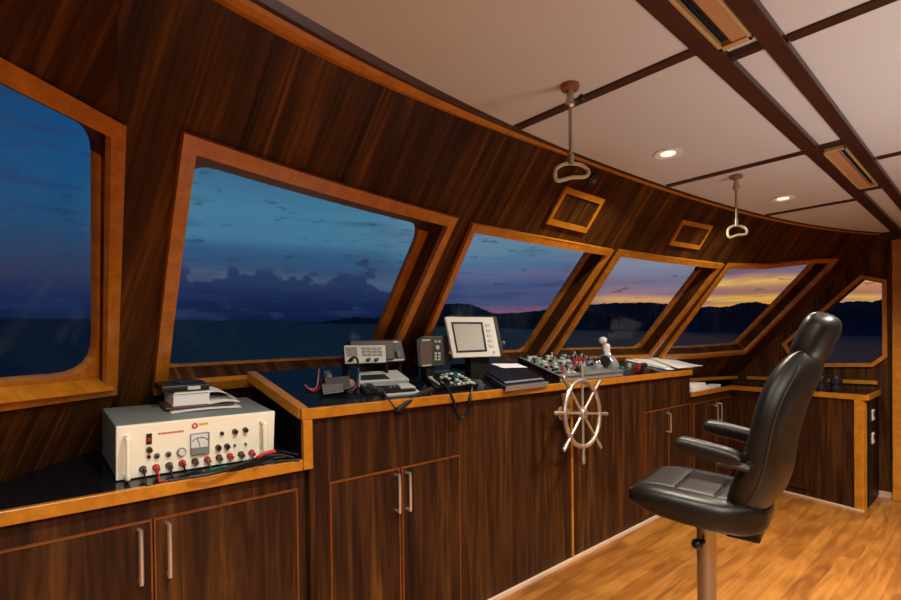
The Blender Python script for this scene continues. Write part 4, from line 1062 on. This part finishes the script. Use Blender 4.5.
def vent(x0, x1, label, slot_left):
    t = empty('ceiling_vent', ((x0+x1)/2, .52, CEIL), label=label, cat='ceiling vent', group='vents between the ceiling beams')
    yc = .5195; w = .088; z0 = CEIL-.024
    b = MB(); L_ = x1-x0
    for cy_, cx_, sx, sy in ((yc+w/2-.006, (x0+x1)/2, L_, .012), (yc-w/2+.005, (x0+x1)/2, L_, .010), (yc, x1-.012, .024, w), (yc, x0+.012, .024, w)): b.box((cx_, cy_, z0+.013), (sx, sy, .026), .002)
    b.build('frame', 'fitting_gold', t, world=True)
    s = 1 if slot_left else -1
    b = MB(); b.box(((x0+x1)/2, yc-s*.014, z0+.014), (L_-.04, .042, .018), .004); b.build('panel', 'fitting_tan', t, world=True)
    b = MB(); b.box(((x0+x1)/2, yc+s*.024, z0+.024), (L_-.04, .030, .008)); sl = b.build('slot', 'black_side', t, world=True)
    for k in range(3):
        b = MB(); b.box(((x0+x1)/2, yc+s*(.015+.009*k), z0+.018), (L_-.04, .0022, .008)); b.build('louvre', 'dark_plastic', sl, world=True)
vent(.72, 1.585, 'long gold-framed vent between the ceiling beams at the top edge', True)
vent(2.78, 3.62, 'farther gold-framed vent between the ceiling beams above the end cabinet', False)
# small round sensor under the cornice
p = W(*onW(592, 180)); nn_ = -(Vector((nrm(2.2).x, nrm(2.2).y, K)).normalized())
t = empty('round_sensor', tuple(p), label='small round grey sensor on the wall under the cornice beside the grab handle', cat='sensor')
b = MB(); b.lathe(p, nn_, [(-.004, .03), (.008, .03), (.014, .024), (.016, .01)]); b.build('housing', 'dark_plastic', t, world=True)
b = MB(); b.lathe(p+nn_*.015, nn_, [(0, .012), (.004, .01), (.005, .001)], n=12); b.build('lens', 'grey_plastic', t, world=True)
# framed hatches in the wall
for q, lb in (([(565, 185.5), (603.7, 198.7), (584.5, 232), (544.5, 222.5)], 'teak-framed square hatch high on the wall below the nearer grab handle'), ([(682, 219), (712, 225), (697.7, 248.7), (668, 244)], 'teak-framed square hatch high on the wall left of the farther grab handle')):
    P2 = [onW(*a) for a in q]; c = W(sum(a[0] for a in P2)/4, sum(a[1] for a in P2)/4)
    t = empty('wall_hatch', tuple(c), label=lb, cat='hatch', group='framed hatches above the windows')
    mq = lambda s, z, d: W(s, z, d)-c
    shell('frame', P2, [inset(P2, .022)], mq, -.014, -.0005, 'teak_uv', t)
    shell('panel', inset(P2, .020), [], mq, -.006, -.0005, 'walnut_wall', t)

# ------------------------------------------------------------------ outside: tilted sea (the boat heels a little), far ridges
TA, TB = .010, .048
def sea(x, y): return -6+TA*x+TB*y
R_ = 40000; b = MB(); b._add([(-R_, -200, sea(-R_, -200)), (R_, -200, sea(R_, -200)), (R_, R_, sea(R_, R_)), (-R_, R_, sea(-R_, R_))], [(0, 1, 2, 3)])
def sea_mat():
    m = bpy.data.materials.new('sea_water'); m.use_nodes = True; nt = m.node_tree; bs = nt.nodes['Principled BSDF']; L = nt.links.new
    nt.nodes.remove(bs); df = nt.nodes.new('ShaderNodeBsdfDiffuse'); df.inputs['Color'].default_value = lin(8, 19, 42)
    gl = nt.nodes.new('ShaderNodeBsdfGlossy'); gl.inputs['Roughness'].default_value = .24; mx = nt.nodes.new('ShaderNodeMixShader'); mx.inputs[0].default_value = .17
    L(df.outputs[0], mx.inputs[1]); L(gl.outputs[0], mx.inputs[2]); L(mx.outputs[0], nt.nodes['Material Output'].inputs[0])
    tc = nt.nodes.new('ShaderNodeTexCoord'); nz = nt.nodes.new('ShaderNodeTexNoise'); nz.inputs['Scale'].default_value = .35; nz.inputs['Detail'].default_value = 4
    L(tc.outputs['Object'], nz.inputs['Vector']); bp = nt.nodes.new('ShaderNodeBump'); bp.inputs['Strength'].default_value = .12; bp.inputs['Distance'].default_value = .3
    L(nz.outputs['Fac'], bp.inputs['Height']); L(bp.outputs[0], gl.inputs['Normal']); MATS['sea_water'] = m
sea_mat(); o = b.build('sea', 'sea_water'); tag(o, 'dark blue calm sea outside the windows', 'sea', kind='stuff')
mat('hill_hazed', (58, 76, 96), .95, spec=.05, var=.5, vscale=.01)  # bluish tone: distance haze is put into the hill colour
def ridge(name, prof, dist, depth, label, group='dark hills across the water'):
    """prof: photo skyline points; the hill stands at its own distance with a body of real depth"""
    r_ = random.Random(len(prof)); b = MB(); rows = []
    xs = np.arange(prof[0][0], prof[-1][0]+.1, 2.0)
    for x in xs:
        y = np.interp(x, [p[0] for p in prof], [p[1] for p in prof])
        d = ray(x, y+r_.uniform(-.5, .5)); k = dist/math.hypot(d.x, d.y); top = CAM+d*k
        h = Vector((d.x, d.y, 0)).normalized(); foot = Vector((top.x, top.y, 0))-h*depth; far = Vector((top.x, top.y, 0))+h*depth*1.5
        mid = Vector((top.x, top.y, 0))-h*depth*.45; fz = sea(foot.x, foot.y)-1
        rows.append([(foot.x, foot.y, fz), (mid.x, mid.y, fz+(top.z-fz)*(.62+r_.uniform(-.06, .06))), tuple(top), (far.x, far.y, sea(far.x, far.y)-1)])
    vs = [p for r in rows for p in r]; fs = []
    for i in range(len(rows)-1):
        for j in range(4): a, c = i*4+j, i*4+(j+1) % 4; fs.append((a, c, c+4, a+4))
    fs += [(0, 1, 2, 3), tuple(len(vs)-4+j for j in range(4))]
    b._add(vs, fs); tag(b.build(name, 'hill_hazed'), label, 'hill', group)
ridge('hill', [(300, 323), (325, 321.5), (345, 318.5), (360, 317), (372, 318.5), (395, 316), (420, 312)], 2600, 500, 'low far hill seen through the largest window above the radio')
ridge('hill', [(395, 318), (415, 310), (430, 306), (445, 304), (458, 303.5), (468, 304), (478, 307), (492, 313), (510, 316), (540, 318)], 1500, 320, 'rounded hill behind the white radar monitor')
ridge('hill', [(470, 318), (500, 313.5), (520, 312.5), (540, 310.5), (570, 308), (590, 304.5), (610, 303), (650, 302.5), (680, 305), (710, 309)], 1050, 260, 'long dark hill behind the throttle levers')
ridge('hill', [(655, 312), (690, 308), (705, 306.5), (725, 307), (742, 303), (756, 302), (768, 304), (786, 301.5), (800, 300), (830, 303), (860, 301), (872, 302), (884, 299), (920, 294), (1000, 290), (1150, 296)], 900, 220, 'tallest dark hill below the yellow sunset at the right')

# sky
w = bpy.data.worlds.new('dusk_sky'); bpy.context.scene.world = w; w.use_nodes = True; nt = w.node_tree; L = nt.links.new
bg = nt.nodes['Background']
tc = nt.nodes.new('ShaderNodeTexCoord'); sx = nt.nodes.new('ShaderNodeSeparateXYZ'); L(tc.outputs['Generated'], sx.inputs[0])
def math_(op, a, b=None, c=None, clamp=False):
    n = nt.nodes.new('ShaderNodeMath'); n.operation = op; n.use_clamp = clamp
    for i, v in enumerate((a, b, c)):
        if v is None: continue
        if isinstance(v, (int, float)): n.inputs[i].default_value = v
        else: L(v, n.inputs[i])
    return n.outputs[0]
hx = math_('MULTIPLY', sx.outputs['X'], -TA); hy = math_('MULTIPLY_ADD', sx.outputs['Y'], -TB, hx); el = math_('ADD', sx.outputs['Z'], hy)   # height above the sea's horizon
az = math_('MULTIPLY', math_('ARCTAN2', sx.outputs['X'], sx.outputs['Y']), 180/PI)
def noise(scale, detail, vscale, off=(0, 0, 0), rough=.55):
    mp = nt.nodes.new('ShaderNodeMapping'); mp.inputs['Scale'].default_value = vscale; mp.inputs['Location'].default_value = off; L(tc.outputs['Generated'], mp.inputs['Vector'])
    n = nt.nodes.new('ShaderNodeTexNoise'); n.inputs['Scale'].default_value = scale; n.inputs['Detail'].default_value = detail; n.inputs['Roughness'].default_value = rough
    L(mp.outputs[0], n.inputs['Vector']); return n.outputs['Fac']
warp = math_('MULTIPLY_ADD', noise(3.0, 5, (1, 1, 7)), .10, -.05)
elw = math_('ADD', el, math_('MULTIPLY', warp, .35))
def ramp(fac, stops, lo, hi):
    mr = nt.nodes.new('ShaderNodeMapRange'); mr.inputs['From Min'].default_value = lo; mr.inputs['From Max'].default_value = hi; L(fac, mr.inputs['Value'])
    cr = nt.nodes.new('ShaderNodeValToRGB'); e = cr.color_ramp.elements
    f = lambda p: (p-lo)/(hi-lo)
    e[0].position = f(stops[0][0]); e[0].color = lin(*stops[0][1]); e[1].position = f(stops[-1][0]); e[1].color = lin(*stops[-1][1])
    for p, c in stops[1:-1]:
        q = e.new(f(p)); q.color = lin(*c)
    L(mr.outputs[0], cr.inputs['Fac']); return cr.outputs['Color']
def mix(fac, a, b, mode='MIX'):
    m = nt.nodes.new('ShaderNodeMixRGB'); m.blend_type = mode
    if isinstance(fac, (int, float)): m.inputs[0].default_value = fac
    else: L(fac, m.inputs[0])
    for i, v in ((1, a), (2, b)):
        if isinstance(v, tuple): m.inputs[i].default_value = v
        else: L(v, m.inputs[i])
    return m.outputs[0]
def sstep(v, a, b):
    mr = nt.nodes.new('ShaderNodeMapRange'); mr.interpolation_type = 'SMOOTHSTEP'; mr.inputs['From Min'].default_value = a; mr.inputs['From Max'].default_value = b; L(v, mr.inputs['Value']); return mr.outputs[0]
R1 = ramp(elw, [(0, (14, 30, 62)), (.03, (24, 40, 80)), (.07, (48, 56, 86)), (.115, (44, 66, 100)), (.17, (32, 76, 116)), (.25, (22, 76, 124)), (.34, (16, 66, 112)), (.6, (10, 50, 90))], 0, .6)
R2 = ramp(elw, [(0, (18, 34, 68)), (.04, (28, 44, 82)), (.075, (78, 92, 118)), (.10, (50, 78, 112)), (.125, (46, 84, 124)), (.15, (66, 116, 146)), (.20, (66, 120, 150)), (.27, (48, 98, 134)), (.6, (16, 60, 100))], 0, .6)
R3 = ramp(elw, [(0, (96, 66, 96)), (.028, (122, 82, 110)), (.040, (72, 78, 116)), (.075, (64, 82, 124)), (.095, (92, 98, 134)), (.115, (76, 108, 146)), (.14, (92, 126, 152)), (.19, (104, 132, 152)), (.3, (70, 100, 130)), (.6, (30, 60, 90))], 0, .6)
R4 = ramp(elw, [(0, (150, 100, 96)), (.03, (160, 108, 104)), (.046, (222, 164, 100)), (.056, (156, 118, 128)), (.08, (116, 112, 140)), (.11, (132, 136, 156)), (.2, (90, 110, 130)), (.6, (30, 50, 80))], 0, .6)
R5 = ramp(elw, [(0, (212, 122, 54)), (.035, (226, 152, 54)), (.048, (238, 180, 74)), (.056, (160, 108, 92)), (.066, (206, 140, 82)), (.076, (248, 200, 92)), (.084, (196, 140, 100)), (.094, (124, 102, 124)), (.12, (112, 102, 132)), (.2, (80, 90, 120)), (.6, (30, 40, 70))], 0, .6)
R6 = ramp(elw, [(0, (190, 110, 96)), (.05, (200, 128, 116)), (.075, (186, 120, 118)), (.10, (140, 112, 130)), (.2, (70, 80, 110)), (.6, (30, 40, 60))], 0, .6)
azw = math_('ADD', az, math_('MULTIPLY', warp, 40))
col = mix(sstep(azw, 5, 13), R1, R2); col = mix(sstep(azw, 33, 43), col, R3); col = mix(sstep(azw, 54, 60), col, R4); col = mix(sstep(azw, 66, 72), col, R5); col = mix(sstep(azw, 80, 88), col, R6)
# cumulus towers low on the left, soft streaks above
cu = noise(13, 7, (1, 1, 1.1), (.9, .4, .3), .55)
cum = sstep(math_('SUBTRACT', math_('MULTIPLY_ADD', cu, .24, -.03), el), -.008, .006)
leftm = math_('SUBTRACT', 1, sstep(az, 36, 46))
cum = math_('MULTIPLY', math_('MULTIPLY', cum, leftm), sstep(az, 9, 14))
col = mix(math_('MULTIPLY', cum, .9), col, ramp(el, [(0, (14, 28, 62)), (.04, (24, 38, 78)), (.1, (40, 56, 96)), (.3, (40, 60, 100))], 0, .3))
st_ = noise(6, 6, (1, 1, 9), (3, 1, 2)); stm = sstep(st_, .52, .68)
col = mix(math_('MULTIPLY', stm, .5), col, mix(sstep(az, 50, 70), lin(40, 58, 96), lin(88, 82, 116)))
st2 = noise(5, 5, (1, 1, 14), (5, 8, 1)); st2m = math_('MULTIPLY', sstep(st2, .50, .62), sstep(az, 48, 60)); col = mix(math_('MULTIPLY', st2m, .45), col, lin(128, 96, 112))
sm = noise(22, 5, (1, 1, 4), (7, 2, 5)); smm = sstep(sm, .60, .68)
col = mix(math_('MULTIPLY', smm, .55), col, mix(sstep(az, 50, 70), lin(34, 56, 92), lin(60, 62, 96)))
L(col, bg.inputs['Color']); bg.inputs['Strength'].default_value = 1.0

vs_ = bpy.context.scene.view_settings
bpy.context.scene.display_settings.display_device = 'sRGB'
vs_.view_transform = 'Standard'; vs_.look = 'None'; vs_.exposure = 0; vs_.gamma = 1; vs_.use_curve_mapping = False
